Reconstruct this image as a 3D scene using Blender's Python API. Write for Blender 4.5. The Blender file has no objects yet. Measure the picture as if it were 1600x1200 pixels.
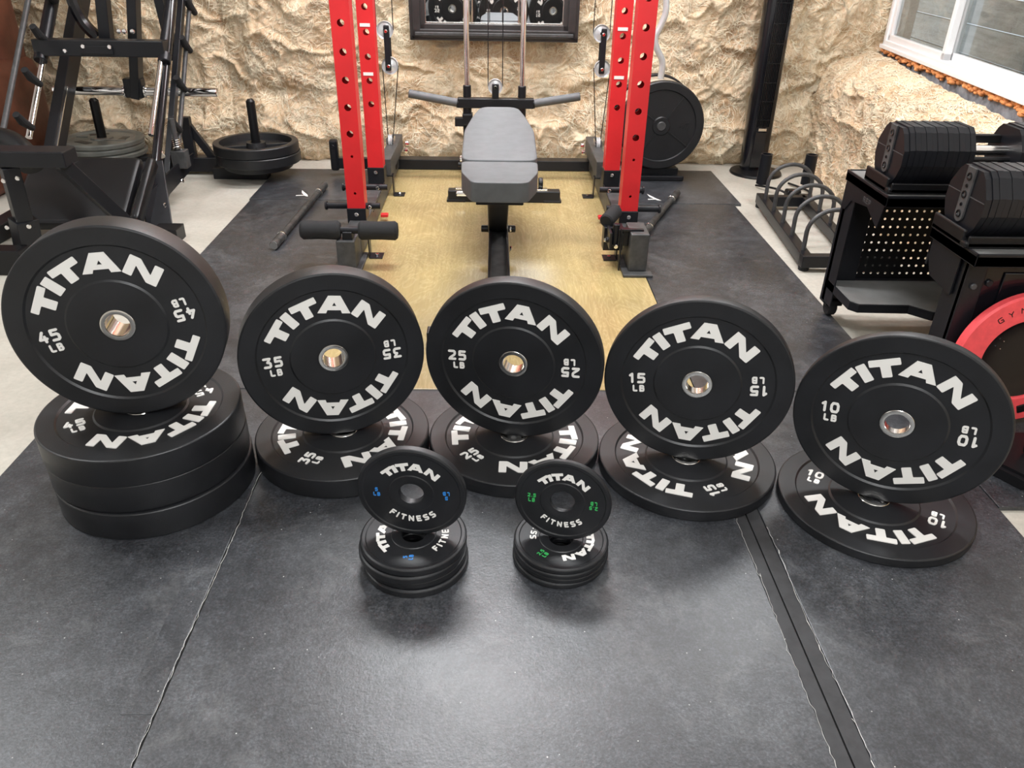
import bpy, bmesh, math, random
import numpy as np
from math import sin, cos, pi, radians, atan2, hypot, sqrt
from mathutils import Vector, Matrix

random.seed(4)
S = bpy.context.scene
COL = S.collection

# ------------------------------------------------------------------ camera
PITCH, ROLL, YAW, CAMH, FPX = radians(30.0035), radians(1.0851), radians(1.5592), 1.1918, 1215.8
fwd = Vector((sin(YAW)*cos(PITCH), cos(YAW)*cos(PITCH), -sin(PITCH)))
r0 = Vector((cos(YAW), -sin(YAW), 0)); u0 = r0.cross(fwd)
rt = r0*cos(ROLL)+u0*sin(ROLL); upv = -r0*sin(ROLL)+u0*cos(ROLL)
cam = bpy.data.cameras.new('camera'); camo = bpy.data.objects.new('camera', cam); COL.objects.link(camo)
M = Matrix((rt, upv, -fwd)).transposed().to_4x4(); M.translation = (0, 0, CAMH)
camo.matrix_world = M
cam.sensor_fit = 'HORIZONTAL'; cam.sensor_width = 36.0; cam.lens = FPX/1600*36; cam.clip_start = .02
S.camera = camo

# ------------------------------------------------------------------ world, view, lights
S.view_settings.view_transform = 'Standard'; S.view_settings.look = 'None'
S.view_settings.gamma = 1; S.view_settings.use_curve_mapping = False
S.view_settings.exposure = 0.35
w = bpy.data.worlds.new('world'); S.world = w; w.use_nodes = True
bg = w.node_tree.nodes['Background']; bg.inputs[0].default_value = (.80, .88, 1, 1); bg.inputs[1].default_value = 1.0

def area(name, loc, sx, sy, power, color=(.95, .975, 1), rot=(0, 0, 0)):
    l = bpy.data.lights.new(name, 'AREA'); l.shape = 'RECTANGLE'; l.size = sx; l.size_y = sy
    l.energy = power; l.color = color
    o = bpy.data.objects.new(name, l); COL.objects.link(o); o.location = loc; o.rotation_euler = rot
    return o
CEIL = 2.42
area('lamp_rack', (-.1, 2.85, CEIL-.06), .9, .30, 44)
area('lamp_back', (-.1, 4.10, CEIL-.06), 2.2, .22, 42)
area('lamp_behind', (0.3, .2, CEIL-.06), .9, .5, 34)
area('lamp_left', (-2.3, 2.2, CEIL-.06), .35, .35, 18)
area('lamp_right', (1.45, 3.2, CEIL-.06), .35, .35, 18)
area('lamp_far', (0.2, -1.8, CEIL-.06), 1.2, .35, 40)

# ------------------------------------------------------------------ materials
def newmat(name):
    m = bpy.data.materials.new(name); m.use_nodes = True
    return m, m.node_tree.nodes, m.node_tree.links, m.node_tree.nodes['Principled BSDF']
def ramp(N, stops):
    r = N.new('ShaderNodeValToRGB'); e = r.color_ramp.elements
    while len(e) < len(stops): e.new(.5)
    for el, (p, c) in zip(e, stops):
        el.position = p; el.color = (*c, 1) if len(c) == 3 else c
    return r
def noise(N, L, vec, scale, detail=4, rough=.55, dist=0):
    n = N.new('ShaderNodeTexNoise'); n.inputs['Scale'].default_value = scale
    n.inputs['Detail'].default_value = detail; n.inputs['Roughness'].default_value = rough
    n.inputs['Distortion'].default_value = dist
    if vec is not None: L.new(vec, n.inputs['Vector'])
    return n
def simple(name, col, rough=.5, metal=0, var=.08, bump=.0, bscale=200, spec=.5, coat=0, vscale=9):
    m, N, L, P = newmat(name)
    tc = N.new('ShaderNodeTexCoord')
    n = noise(N, L, tc.outputs['Object'], vscale, 4)
    a = tuple(max(0, c*(1-var)) for c in col); b = tuple(min(1, c*(1+var)) for c in col)
    r = ramp(N, [(.35, a), (.65, b)]); L.new(n.outputs[0], r.inputs[0]); L.new(r.outputs[0], P.inputs['Base Color'])
    P.inputs['Roughness'].default_value = rough; P.inputs['Metallic'].default_value = metal
    P.inputs['Specular IOR Level'].default_value = spec; P.inputs['Coat Weight'].default_value = coat
    if bump:
        n2 = noise(N, L, tc.outputs['Object'], bscale, 3)
        bp = N.new('ShaderNodeBump'); bp.inputs['Strength'].default_value = bump; bp.inputs['Distance'].default_value = .002
        L.new(n2.outputs[0], bp.inputs['Height']); L.new(bp.outputs[0], P.inputs['Normal'])
    return m
MT = {}
MT['rubber'] = simple('black bumper rubber', (.0085, .0090, .0108), .42, var=.3, bump=.12, bscale=350, spec=.55)
MT['rubber_dusty'] = simple('handled bumper rubber', (.012, .0125, .014), .36, var=.35, bump=.15, bscale=200, spec=.6, vscale=14)
MT['white'] = simple('off white lettering', (.80, .78, .74), .55, var=.02)
MT['steel'] = simple('polished steel', (.82, .80, .76), .18, 1, var=.03)
MT['chrome'] = simple('chrome', (.85, .85, .86), .08, 1, var=.02)
MT['blue'] = simple('blue marking', (.03, .22, .62), .5, var=.02)
MT['green'] = simple('green marking', (.04, .42, .10), .5, var=.02)
MT['red'] = simple('red powder coat', (.62, .018, .022), .38, var=.06, bump=.05, bscale=400)
MT['blk'] = simple('black powder coat', (.0085, .009, .0115), .34, var=.12, bump=.08, bscale=500, spec=.35)
MT['blk_glossy'] = simple('glossy black', (.006, .006, .008), .16, var=.1)
MT['grey_metal'] = simple('dusty dark steel', (.055, .055, .056), .45, var=.25, bump=.1, vscale=30)
MT['foam'] = simple('black foam', (.011, .011, .012), .85, var=.1, bump=.3, bscale=600)
MT['vinyl'] = simple('grey vinyl', (.088, .093, .098), .48, var=.10, bump=.12, bscale=350, vscale=22)
MT['vinyl_black'] = simple('black vinyl', (.006, .006, .007), .35, var=.1, bump=.06, spec=.35)
MT['castiron'] = simple('black cast iron', (.009, .0095, .011), .42, var=.15, bump=.25, bscale=250)
MT['greyiron'] = simple('grey hammertone iron', (.15, .155, .14), .36, .2, var=.2, bump=.3, bscale=200)
MT['barsteel'] = simple('worn knurled bar', (.07, .07, .07), .42, .5, var=.4, bump=.4, bscale=700, vscale=30)
MT['pulley'] = simple('clear white pulley', (.62, .63, .64), .2, .4, var=.08)
MT['leather'] = simple('brown leather', (.12, .038, .020), .5, var=.3, bump=.4, bscale=60, vscale=7)
MT['coral'] = simple('coral red rubber', (.85, .085, .095), .5, var=.08, bump=.1, vscale=40)
MT['liner'] = simple('grey tray liner', (.17, .17, .165), .5, var=.15)
MT['frame'] = simple('dark grey moulding', (.035, .032, .032), .28, var=.15)
MT['drum'] = simple('worn tan steel rim', (.50, .43, .33), .45, 0, var=.2, vscale=25)
MT['upvc'] = simple('white window vinyl', (.86, .86, .86), .35, var=.02)
MT['foamorange'] = simple('orange spray foam', (.80, .33, .12), .8, var=.3, bump=.5, bscale=60, vscale=30)
MT['block'] = simple('grey masonry block', (.30, .31, .33), .9, var=.3, bump=.5, bscale=80, vscale=20)
MT['drywall'] = simple('painted wall', (.78, .77, .75), .8, var=.03)
MT['lamp'] = None
m, N, L, P = newmat('lamp glow'); P.inputs['Emission Color'].default_value = (1, .97, .92, 1); P.inputs['Emission Strength'].default_value = 3; MT['lamp'] = m
m, N, L, P = newmat('mirror glass'); P.inputs['Base Color'].default_value = (.85, .87, .88, 1); P.inputs['Metallic'].default_value = 1; P.inputs['Roughness'].default_value = .015; MT['mirror'] = m
m, N, L, P = newmat('window glass'); P.inputs['Base Color'].default_value = (.9, .95, .95, 1); P.inputs['Transmission Weight'].default_value = 1; P.inputs['Roughness'].default_value = .0; P.inputs['IOR'].default_value = 1.45; MT['glass'] = m

def mat_rubber_floor():
    m, N, L, P = newmat('recycled rubber mat')
    tc = N.new('ShaderNodeTexCoord'); v = tc.outputs['Object']
    big = noise(N, L, v, 2.2, 8, .62, .6)
    r = ramp(N, [(.32, (.022, .0235, .027)), (.50, (.034, .036, .041)), (.68, (.058, .061, .067))]); L.new(big.outputs[0], r.inputs[0])
    fine = noise(N, L, v, 190, 5, .8)
    r2 = ramp(N, [(.36, (.50, .50, .50)), (.5, (.95, .95, .95)), (.66, (1.9, 1.9, 1.9))]); L.new(fine.outputs[0], r2.inputs[0])
    mx = N.new('ShaderNodeMixRGB'); mx.blend_type = 'MULTIPLY'; mx.inputs[0].default_value = 1
    mid = noise(N, L, v, 30, 6, .75, .3); rm = ramp(N, [(.34, (.62, .62, .62)), (.52, (1, 1, 1)), (.68, (1.55, 1.55, 1.55))]); L.new(mid.outputs[0], rm.inputs[0])
    m0 = N.new('ShaderNodeMixRGB'); m0.blend_type = 'MULTIPLY'; m0.inputs[0].default_value = 1; L.new(r.outputs[0], m0.inputs[1]); L.new(rm.outputs[0], m0.inputs[2])
    L.new(m0.outputs[0], mx.inputs[1]); L.new(r2.outputs[0], mx.inputs[2])
    # chalk dust: specks and drifting pale patches
    sp = N.new('ShaderNodeTexVoronoi'); sp.inputs['Scale'].default_value = 48; sp.inputs['Randomness'].default_value = 1; L.new(v, sp.inputs['Vector'])
    rs = ramp(N, [(.04, (1, 1, 1)), (.075, (0, 0, 0))]); L.new(sp.outputs['Distance'], rs.inputs[0])
    gate = noise(N, L, v, 14, 2); rg = ramp(N, [(.52, (0, 0, 0)), (.58, (1, 1, 1))]); L.new(gate.outputs[0], rg.inputs[0])
    mg = N.new('ShaderNodeMath'); mg.operation = 'MULTIPLY'; L.new(rs.outputs[0], mg.inputs[0]); L.new(rg.outputs[0], mg.inputs[1])
    mx2 = N.new('ShaderNodeMixRGB'); L.new(mg.outputs[0], mx2.inputs[0]); L.new(mx.outputs[0], mx2.inputs[1]); mx2.inputs[2].default_value = (.5, .5, .48, 1)
    sc = noise(N, L, v, 5, 12, .82, .5); rsc = ramp(N, [(.52, (0, 0, 0)), (.72, (.45, .45, .45))]); L.new(sc.outputs[0], rsc.inputs[0])
    mx3 = N.new('ShaderNodeMixRGB'); L.new(rsc.outputs[0], mx3.inputs[0]); L.new(mx2.outputs[0], mx3.inputs[1]); mx3.inputs[2].default_value = (.19, .19, .19, 1)
    L.new(mx3.outputs[0], P.inputs['Base Color'])
    rr = ramp(N, [(.3, (.29, .29, .29)), (.7, (.43, .43, .43))]); L.new(big.outputs[0], rr.inputs[0]); L.new(rr.outputs[0], P.inputs['Roughness'])
    P.inputs['Specular IOR Level'].default_value = .75
    bp = N.new('ShaderNodeBump'); bp.inputs['Strength'].default_value = .35; bp.inputs['Distance'].default_value = .0015
    n3 = noise(N, L, v, 120, 5, .65); L.new(n3.outputs[0], bp.inputs['Height']); L.new(bp.outputs[0], P.inputs['Normal'])
    return m
MT['mat'] = mat_rubber_floor()
MT['matedge'] = simple('cut rubber edge', (.03, .03, .032), .6, var=.2, vscale=30)
MT['tape'] = simple('worn dark tape', (.034, .036, .040), .42, var=.3, vscale=20)
MT['scratch'] = simple('frayed white fibre', (.62, .61, .58), .8, var=.2, vscale=60)

def mat_concrete():
    m, N, L, P = newmat('pale concrete')
    tc = N.new('ShaderNodeTexCoord'); v = tc.outputs['Object']
    n = noise(N, L, v, 1.7, 9, .6, .5)
    r = ramp(N, [(.3, (.36, .335, .285)), (.5, (.46, .435, .375)), (.72, (.55, .525, .465))]); L.new(n.outputs[0], r.inputs[0])
    n2 = noise(N, L, v, 60, 4, .7); r2 = ramp(N, [(.3, (.9, .9, .9)), (.7, (1.06, 1.06, 1.06))]); L.new(n2.outputs[0], r2.inputs[0])
    mx = N.new('ShaderNodeMixRGB'); mx.blend_type = 'MULTIPLY'; mx.inputs[0].default_value = 1
    L.new(r.outputs[0], mx.inputs[1]); L.new(r2.outputs[0], mx.inputs[2]); L.new(mx.outputs[0], P.inputs['Base Color'])
    P.inputs['Roughness'].default_value = .6
    bp = N.new('ShaderNodeBump'); bp.inputs['Strength'].default_value = .3; bp.inputs['Distance'].default_value = .002
    L.new(n2.outputs[0], bp.inputs['Height']); L.new(bp.outputs[0], P.inputs['Normal'])
    return m
MT['concrete'] = mat_concrete()

def mat_ply():
    m, N, L, P = newmat('varnished birch plywood')
    tc = N.new('ShaderNodeTexCoord')
    mp = N.new('ShaderNodeMapping'); mp.inputs['Scale'].default_value = (1.6, .55, 1); L.new(tc.outputs['Object'], mp.inputs['Vector'])
    n = noise(N, L, mp.outputs[0], 3.0, 5, .55, .5)
    # contour-like figure: fract of scaled noise
    mu = N.new('ShaderNodeMath'); mu.operation = 'MULTIPLY'; mu.inputs[1].default_value = 26; L.new(n.outputs[0], mu.inputs[0])
    fr = N.new('ShaderNodeMath'); fr.operation = 'PINGPONG'; fr.inputs[1].default_value = .5; L.new(mu.outputs[0], fr.inputs[0])
    r = ramp(N, [(.0, (.49, .385, .195)), (.12, (.43, .328, .155)), (.5, (.395, .30, .138))]); L.new(fr.outputs[0], r.inputs[0])
    mp2 = N.new('ShaderNodeMapping'); mp2.inputs['Scale'].default_value = (90, 3, 1); L.new(tc.outputs['Object'], mp2.inputs['Vector'])
    n2 = noise(N, L, mp2.outputs[0], 1, 4, .6); r2 = ramp(N, [(.3, (.88, .88, .86)), (.7, (1.08, 1.08, 1.08))]); L.new(n2.outputs[0], r2.inputs[0])
    mx = N.new('ShaderNodeMixRGB'); mx.blend_type = 'MULTIPLY'; mx.inputs[0].default_value = 1
    L.new(r.outputs[0], mx.inputs[1]); L.new(r2.outputs[0], mx.inputs[2])
    n3 = noise(N, L, tc.outputs['Object'], 1.3, 3); r3 = ramp(N, [(.35, (.72, .72, .74)), (.6, (1.05, 1.05, 1.0))]); L.new(n3.outputs[0], r3.inputs[0])
    mx2 = N.new('ShaderNodeMixRGB'); mx2.blend_type = 'MULTIPLY'; mx2.inputs[0].default_value = 1
    L.new(mx.outputs[0], mx2.inputs[1]); L.new(r3.outputs[0], mx2.inputs[2]); L.new(mx2.outputs[0], P.inputs['Base Color'])
    P.inputs['Roughness'].default_value = .24; P.inputs['Specular IOR Level'].default_value = .7
    bp = N.new('ShaderNodeBump'); bp.inputs['Strength'].default_value = .15; bp.inputs['Distance'].default_value = .001
    L.new(n2.outputs[0], bp.inputs['Height']); L.new(bp.outputs[0], P.inputs['Normal'])
    return m
MT['ply'] = mat_ply()

def mat_insul():
    m, N, L, P = newmat('exposed fibreglass batting')
    tc = N.new('ShaderNodeTexCoord'); v = tc.outputs['Object']
    def warp(vec, sc, amt, det=3):
        wn = noise(N, L, vec, sc, det, .55); sb = N.new('ShaderNodeVectorMath'); sb.operation = 'SUBTRACT'; sb.inputs[1].default_value = (.5, .5, .5)
        L.new(wn.outputs['Color'], sb.inputs[0]); s_ = N.new('ShaderNodeVectorMath'); s_.operation = 'SCALE'; s_.inputs['Scale'].default_value = amt
        L.new(sb.outputs[0], s_.inputs[0]); a = N.new('ShaderNodeVectorMath'); a.operation = 'ADD'; L.new(vec, a.inputs[0]); L.new(s_.outputs[0], a.inputs[1]); return a.outputs[0]
    w1 = warp(v, 2.6, .45); w2 = warp(w1, 9, .10)
    n = noise(N, L, w1, 4.2, 6, .6, .8)
    r = ramp(N, [(.30, (.38, .235, .13)), (.42, (.56, .395, .235)), (.54, (.69, .53, .345)), (.70, (.78, .67, .49))]); L.new(n.outputs[0], r.inputs[0])
    def ridge(vec, sc, det, dist):
        q = noise(N, L, vec, sc, det, .5, dist); mu = N.new('ShaderNodeMath'); mu.operation = 'SUBTRACT'; mu.inputs[1].default_value = .5; L.new(q.outputs[0], mu.inputs[0])
        ab = N.new('ShaderNodeMath'); ab.operation = 'ABSOLUTE'; L.new(mu.outputs[0], ab.inputs[0]); return ab.outputs[0]
    a1 = ridge(w2, 7, 2, 1.2); a2 = ridge(w2, 21, 3, 2.2)
    mp = N.new('ShaderNodeMapping'); mp.inputs['Scale'].default_value = (5, 5, 1.2); mp.inputs['Rotation'].default_value = (.4, .5, .3); L.new(w1, mp.inputs['Vector'])
    a3 = ridge(mp.outputs[0], 9, 3, 1.0)
    r2 = ramp(N, [(.0, (.65, .65, .65)), (.022, (.22, .22, .22)), (.07, (0, 0, 0))]); L.new(a2, r2.inputs[0])
    mx = N.new('ShaderNodeMixRGB'); L.new(r2.outputs[0], mx.inputs[0]); L.new(r.outputs[0], mx.inputs[1]); mx.inputs[2].default_value = (.92, .83, .66, 1)
    r3 = ramp(N, [(.0, (.45, .45, .45)), (.03, (0, 0, 0))]); L.new(a3, r3.inputs[0])
    mx3 = N.new('ShaderNodeMixRGB'); L.new(r3.outputs[0], mx3.inputs[0]); L.new(mx.outputs[0], mx3.inputs[1]); mx3.inputs[2].default_value = (.55, .36, .20, 1)
    L.new(mx3.outputs[0], P.inputs['Base Color']); P.inputs['Roughness'].default_value = .8
    P.inputs['Specular IOR Level'].default_value = .2
    def mad(a, k, c):
        q = N.new('ShaderNodeMath'); q.operation = 'MULTIPLY_ADD'; q.inputs[1].default_value = k; L.new(a, q.inputs[0])
        if c is None: q.inputs[2].default_value = 0
        else: L.new(c, q.inputs[2])
        return q.outputs[0]
    h = mad(a1, -1.5, None); h = mad(a2, -.8, h); h = mad(a3, -.4, h)
    bp = N.new('ShaderNodeBump'); bp.inputs['Strength'].default_value = .5; bp.inputs['Distance'].default_value = .012
    L.new(h, bp.inputs['Height']); L.new(bp.outputs[0], P.inputs['Normal'])
    return m
MT['insul'] = mat_insul()
MT['wisp'] = simple('pale glass wool strand', (.80, .70, .52), .8, var=.12, vscale=5)

def mat_boards():
    m, N, L, P = newmat('weathered grey boards')
    tc = N.new('ShaderNodeTexCoord')
    mp = N.new('ShaderNodeMapping'); mp.inputs['Scale'].default_value = (2, 2, 30); L.new(tc.outputs['Object'], mp.inputs['Vector'])
    n = noise(N, L, mp.outputs[0], 1.5, 6, .6); r = ramp(N, [(.3, (.34, .33, .29)), (.7, (.52, .51, .46))]); L.new(n.outputs[0], r.inputs[0])
    L.new(r.outputs[0], P.inputs['Base Color']); P.inputs['Roughness'].default_value = .8
    return m
MT['boards'] = mat_boards()

# ------------------------------------------------------------------ mesh builder
def V(*a): return Vector(a)
class MB:
    def __init__(s): s.bm = bmesh.new()
    def box(s, x0, x1, y0, y1, z0, z1, bev=0.002, M=None, seg=2):
        b = bmesh.new(); vs = [b.verts.new((x, y, z)) for x in (x0, x1) for y in (y0, y1) for z in (z0, z1)]
        for f in ((0, 1, 3, 2), (4, 6, 7, 5), (0, 4, 5, 1), (2, 3, 7, 6), (0, 2, 6, 4), (1, 5, 7, 3)): b.faces.new([vs[i] for i in f])
        if bev > 0:
            bev = min(bev, .45*min(abs(x1-x0), abs(y1-y0), abs(z1-z0)))
            bmesh.ops.bevel(b, geom=b.edges[:], offset=bev, segments=seg, affect='EDGES', profile=.5)
        if M is not None: b.transform(M)
        s._join(b); return s
    def _join(s, b):
        mp = {}
        for v in b.verts: mp[v] = s.bm.verts.new(v.co)
        for f in b.faces:
            try: s.bm.faces.new([mp[v] for v in f.verts]).smooth = f.smooth
            except ValueError: pass
        b.free()
    def beam(s, p0, p1, w, h, bev=.003, up=V(0, 0, 1)):
        p0 = Vector(p0); p1 = Vector(p1); d = p1-p0; l = d.length; d.normalize()
        x = d.cross(Vector(up))
        if x.length < 1e-4: x = V(1, 0, 0)
        x.normalize(); z = x.cross(d)
        M = Matrix((x, d, z)).transposed().to_4x4(); M.translation = p0
        return s.box(-w/2, w/2, 0, l, -h/2, h/2, bev, M)
    def tube(s, pts, r, seg=16, caps=True):
        pts = [Vector(p) for p in pts]; rr = r if isinstance(r, (list, tuple)) else [r]*len(pts)
        rings = []; t0 = (pts[1]-pts[0]).normalized(); n = t0.orthogonal().normalized()
        for i, p in enumerate(pts):
            if i == 0: t = t0
            elif i == len(pts)-1: t = (pts[i]-pts[i-1]).normalized()
            else:
                a = (pts[i]-pts[i-1]); b_ = (pts[i+1]-pts[i])
                t = (a.normalized()+b_.normalized()).normalized() if a.length > 1e-9 and b_.length > 1e-9 else (a+b_).normalized()
            n = (n-t*n.dot(t)).normalized(); b = t.cross(n)
            rings.append([s.bm.verts.new(p+(n*cos(2*pi*k/seg)+b*sin(2*pi*k/seg))*rr[i]) for k in range(seg)])
        for i in range(len(rings)-1):
            for k in range(seg):
                f = s.bm.faces.new((rings[i][k], rings[i][(k+1) % seg], rings[i+1][(k+1) % seg], rings[i+1][k])); f.smooth = True
        if caps:
            s.bm.faces.new(rings[0][::-1]); s.bm.faces.new(rings[-1])
        return s
    def cyl(s, p0, p1, r, seg=20, bev=0):
        p0 = Vector(p0); p1 = Vector(p1)
        if bev:
            d = (p1-p0).normalized()
            return s.tube([p0, p0+d*1e-5, p0+d*bev, p1-d*bev, p1-d*1e-5, p1], [r-bev, r-bev*.9, r, r, r-bev*.9, r-bev], seg)
        return s.tube([p0, p1], r, seg)
    def lathe(s, prof, seg=96, M=None, closed=True, smooth=False):
        """prof: (r,z) points, closed loop around z"""
        b = bmesh.new(); rings = []
        for (r, z) in prof:
            if r < 1e-7: rings.append([b.verts.new((0, 0, z))]*seg)
            else: rings.append([b.verts.new((r*cos(2*pi*k/seg), r*sin(2*pi*k/seg), z)) for k in range(seg)])
        n = len(rings); m = n if closed else n-1
        for i in range(m):
            A, B = rings[i], rings[(i+1) % n]
            for k in range(seg):
                vs = []
                for v in (A[k], A[(k+1) % seg], B[(k+1) % seg], B[k]):
                    if v not in vs: vs.append(v)
                if len(vs) > 2:
                    try: f = b.faces.new(vs); f.smooth = smooth
                    except ValueError: pass
        bmesh.ops.recalc_face_normals(b, faces=b.faces[:])
        if M is not None: b.transform(M)
        s._join(b); return s
    def prism(s, poly, z0, z1, M=None):
        b = bmesh.new(); lo = [b.verts.new((x, y, z0)) for x, y in poly]; hi = [b.verts.new((x, y, z1)) for x, y in poly]
        b.faces.new(hi); b.faces.new(lo[::-1]); n = len(poly)
        for i in range(n): b.faces.new((lo[i], lo[(i+1) % n], hi[(i+1) % n], hi[i]))
        bmesh.ops.recalc_face_normals(b, faces=b.faces[:])
        if M is not None: b.transform(M)
        s._join(b); return s
    def build(s, name, mat, parent=None, org=None, autosmooth=True):
        me = bpy.data.meshes.new(name)
        if org is None and parent is not None and parent.get('_o'): org = Vector(parent['_o'])
        if org is not None: bmesh.ops.translate(s.bm, verts=s.bm.verts[:], vec=-Vector(org))
        bmesh.ops.recalc_face_normals(s.bm, faces=s.bm.faces[:])
        for f in s.bm.faces: f.smooth = True
        for e in s.bm.edges:
            if len(e.link_faces) == 2 and e.calc_face_angle(0) > radians(19): e.smooth = False
        s.bm.to_mesh(me); s.bm.free()
        me.materials.append(MT[mat] if isinstance(mat, str) else mat)
        o = bpy.data.objects.new(name, me); COL.objects.link(o)
        if parent is not None: o.parent = parent
        elif org is not None: o.location = org
        return o
ORG = {}
def thing(name, label, cat, base=(0, 0, 0), group=None):
    o = bpy.data.objects.new(name, None); COL.objects.link(o); o.empty_display_size = .05
    o.location = base; o['_o'] = [float(c) for c in base]
    o['label'] = label; o['category'] = cat
    if group: o['group'] = group
    return o
def tag(o, label, cat, group=None):
    o['label'] = label; o['category'] = cat
    if group: o['group'] = group
    return o
def struct(name, mb, mat, label=None):
    o = mb.build(name, mat); o['kind'] = 'structure'
    if label: o['label'] = label
    return o
def part(parent, name, mb, mat, label=None):
    # thing-level parts have world coordinates baked minus the thing's origin; sub-parts share that origin
    top = parent
    while top.parent is not None: top = top.parent
    o = mb.build(name, mat, None, None) if False else None
    me_o = MB.build(mb, name, mat, parent=parent, org=Vector(top['_o']) if '_o' in top else None)
    if label: me_o['label'] = label
    return me_o
def bolts(parent, pts, d=(0, -1, 0), r=.007, h=.007, mat='chrome', name='bolt'):
    d = Vector(d).normalized()
    for p in pts:
        p = Vector(p); part(parent, name, MB().cyl(p-d*.001, p+d*h, r, 10, bev=.002), mat, 'silver bolt head')

# ------------------------------------------------------------------ glyphs
STK = {
 '0': (.62, [[(0.08, .12), (.0, .25), (0, .75), (.12, 1), (.5, 1), (.62, .75), (.62, .25), (.5, 0), (.12, 0), (.0, .25)]]),
 '1': (.35, [[(0, .82), (.22, 1), (.22, 0)]]),
 '2': (.62, [[(0, 1), (.52, 1), (.62, .88), (.62, .66), (.54, .52), (.1, .16), (0, 0), (.62, 0)]]),
 '3': (.62, [[(0, 1), (.62, 1), (.34, .56), (.5, .54), (.62, .42), (.62, .12), (.5, 0), (0, 0)]]),
 '4': (.62, [[(.4, 1), (0, .3), (.62, .3)], [(.46, .55), (.46, 0)]]),
 '5': (.62, [[(.62, 1), (.06, 1), (.03, .56), (.5, .58), (.62, .46), (.62, .12), (.5, 0), (0, 0)]]),
 '.': (.08, [[(.04, 0), (.05, .02)]]),
 'L': (.5, [[(0, 1), (0, .1), (.1, 0), (.5, 0)]]),
 'B': (.56, [[(0, 0), (0, 1), (.42, 1), (.52, .88), (.52, .64), (.42, .53), (.05, .53)], [(.42, .53), (.56, .42), (.56, .12), (.44, 0), (0, 0)]]),
 'F': (.6, [[(.6, 1), (0, 1), (0, 0)], [(0, .5), (.5, .5)]]),
 'I': (.0, [[(0, 1), (0, 0)]]),
 'T': (.7, [[(0, 1), (.7, 1)], [(.35, 1), (.35, 0)]]),
 'N': (.7, [[(0, 0), (0, 1), (.7, 0), (.7, 1)]]),
 'E': (.6, [[(.6, 1), (0, 1), (0, 0), (.6, 0)], [(0, .5), (.52, .5)]]),
 'S': (.66, [[(.66, 1), (.12, 1), (0, .88), (0, .66), (.1, .54), (.56, .48), (.66, .38), (.66, .14), (.55, 0), (0, 0)]]),
 'G': (.66, [[(.66, 1), (.12, 1), (0, .85), (0, .15), (.12, 0), (.66, 0), (.66, .5), (.4, .5)]]),
 'Y': (.66, [[(0, 1), (.33, .5), (.66, 1)], [(.33, .5), (.33, 0)]]),
 'M': (.8, [[(0, 0), (0, 1), (.4, .45), (.8, 1), (.8, 0)]]),
 'V': (.7, [[(0, 1), (.35, 0), (.7, 1)]]),
 'R': (.6, [[(0, 0), (0, 1), (.5, 1), (.6, .88), (.6, .6), (.5, .48), (0, .48)], [(.3, .48), (.6, 0)]]),
 'P': (.6, [[(0, 0), (0, 1), (.5, 1), (.6, .88), (.6, .55), (.5, .42), (0, .42)]]),
 'A': (.76, [[(0, 0), (.38, 1), (.76, 0)], [(.16, .35), (.6, .35)]]),
 'K': (.6, [[(0, 0), (0, 1)], [(.6, 1), (0, .45), (.6, 0)]]),
 'O': (.66, [[(.1, 0), (0, .15), (0, .85), (.1, 1), (.56, 1), (.66, .85), (.66, .15), (.56, 0), (.1, 0)]]),
}
def capsule(mb, p, q, r, z0, z1, M):
    a = atan2(q[1]-p[1], q[0]-p[0]); poly = []
    for k in range(5): t = a-pi/2+pi*k/4; poly.append((q[0]+r*cos(t), q[1]+r*sin(t)))
    for k in range(5): t = a+pi/2+pi*k/4; poly.append((p[0]+r*cos(t), p[1]+r*sin(t)))
    mb.prism(poly, z0, z1, M)
def glyph(mb, ch, h, th, z0, z1, M, ws=1.0):
    """draws glyph with lower-left at origin; returns advance width"""
    w_, st = STK[ch]; k = h-th; q = 0
    for ln in st:
        for a, b in zip(ln, ln[1:]):
            capsule(mb, (a[0]*k*ws+th/2, a[1]*k+th/2), (b[0]*k*ws+th/2, b[1]*k+th/2), th/2, z0-q*.00003, z1+q*.00005, M); q += 1
    return w_*k*ws+th
def gwidth(ch, h, th, ws=1.0): return STK[ch][0]*(h-th)*ws+th
def text(mb, s, h, th, gap, z0, z1, M, ws=1.0):
    """centred line of text, baseline y=0"""
    W = sum(gwidth(c, h, th, ws) for c in s)+gap*(len(s)-1); x = -W/2
    for c in s:
        glyph(mb, c, h, th, z0, z1, M @ Matrix.Translation((x, 0, 0)), ws); x += gwidth(c, h, th, ws)+gap
def soft(poly, c):
    out = []; n = len(poly)
    for i in range(n):
        p = Vector(poly[i]); a = Vector(poly[i-1]); b = Vector(poly[(i+1) % n])
        da = (a-p); db = (b-p); k = min(c, .3*da.length, .3*db.length)
        out += [tuple(p+da.normalized()*k), tuple(p+(da.normalized()+db.normalized())*k*.25), tuple(p+db.normalized()*k)]
    return out
BLK = {
 'T': [[(-.0325, .0285), (-.0325, .045), (.0325, .045), (.0325, .0285), (.0105, .0285), (.0105, 0), (-.0105, 0), (-.0105, .0285)]],
 'I': [[(-.0105, 0), (-.0105, .045), (.0105, .045), (.0105, 0)]],
 'N': [[(-.036, 0), (-.036, .045), (-.013, .045), (.0165, .019), (.0165, .045), (.036, .045), (.036, 0), (.014, 0), (-.0165, .027), (-.0165, 0)]],
}
AL = [(-.0385, 0), (-.0185, 0), (-.0155, .008), (0, .008), (0, .0185), (-.0052, .0185), (0, .028), (0, .045), (-.0145, .045)]
AR = [(-x, y) for x, y in AL][::-1]
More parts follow.
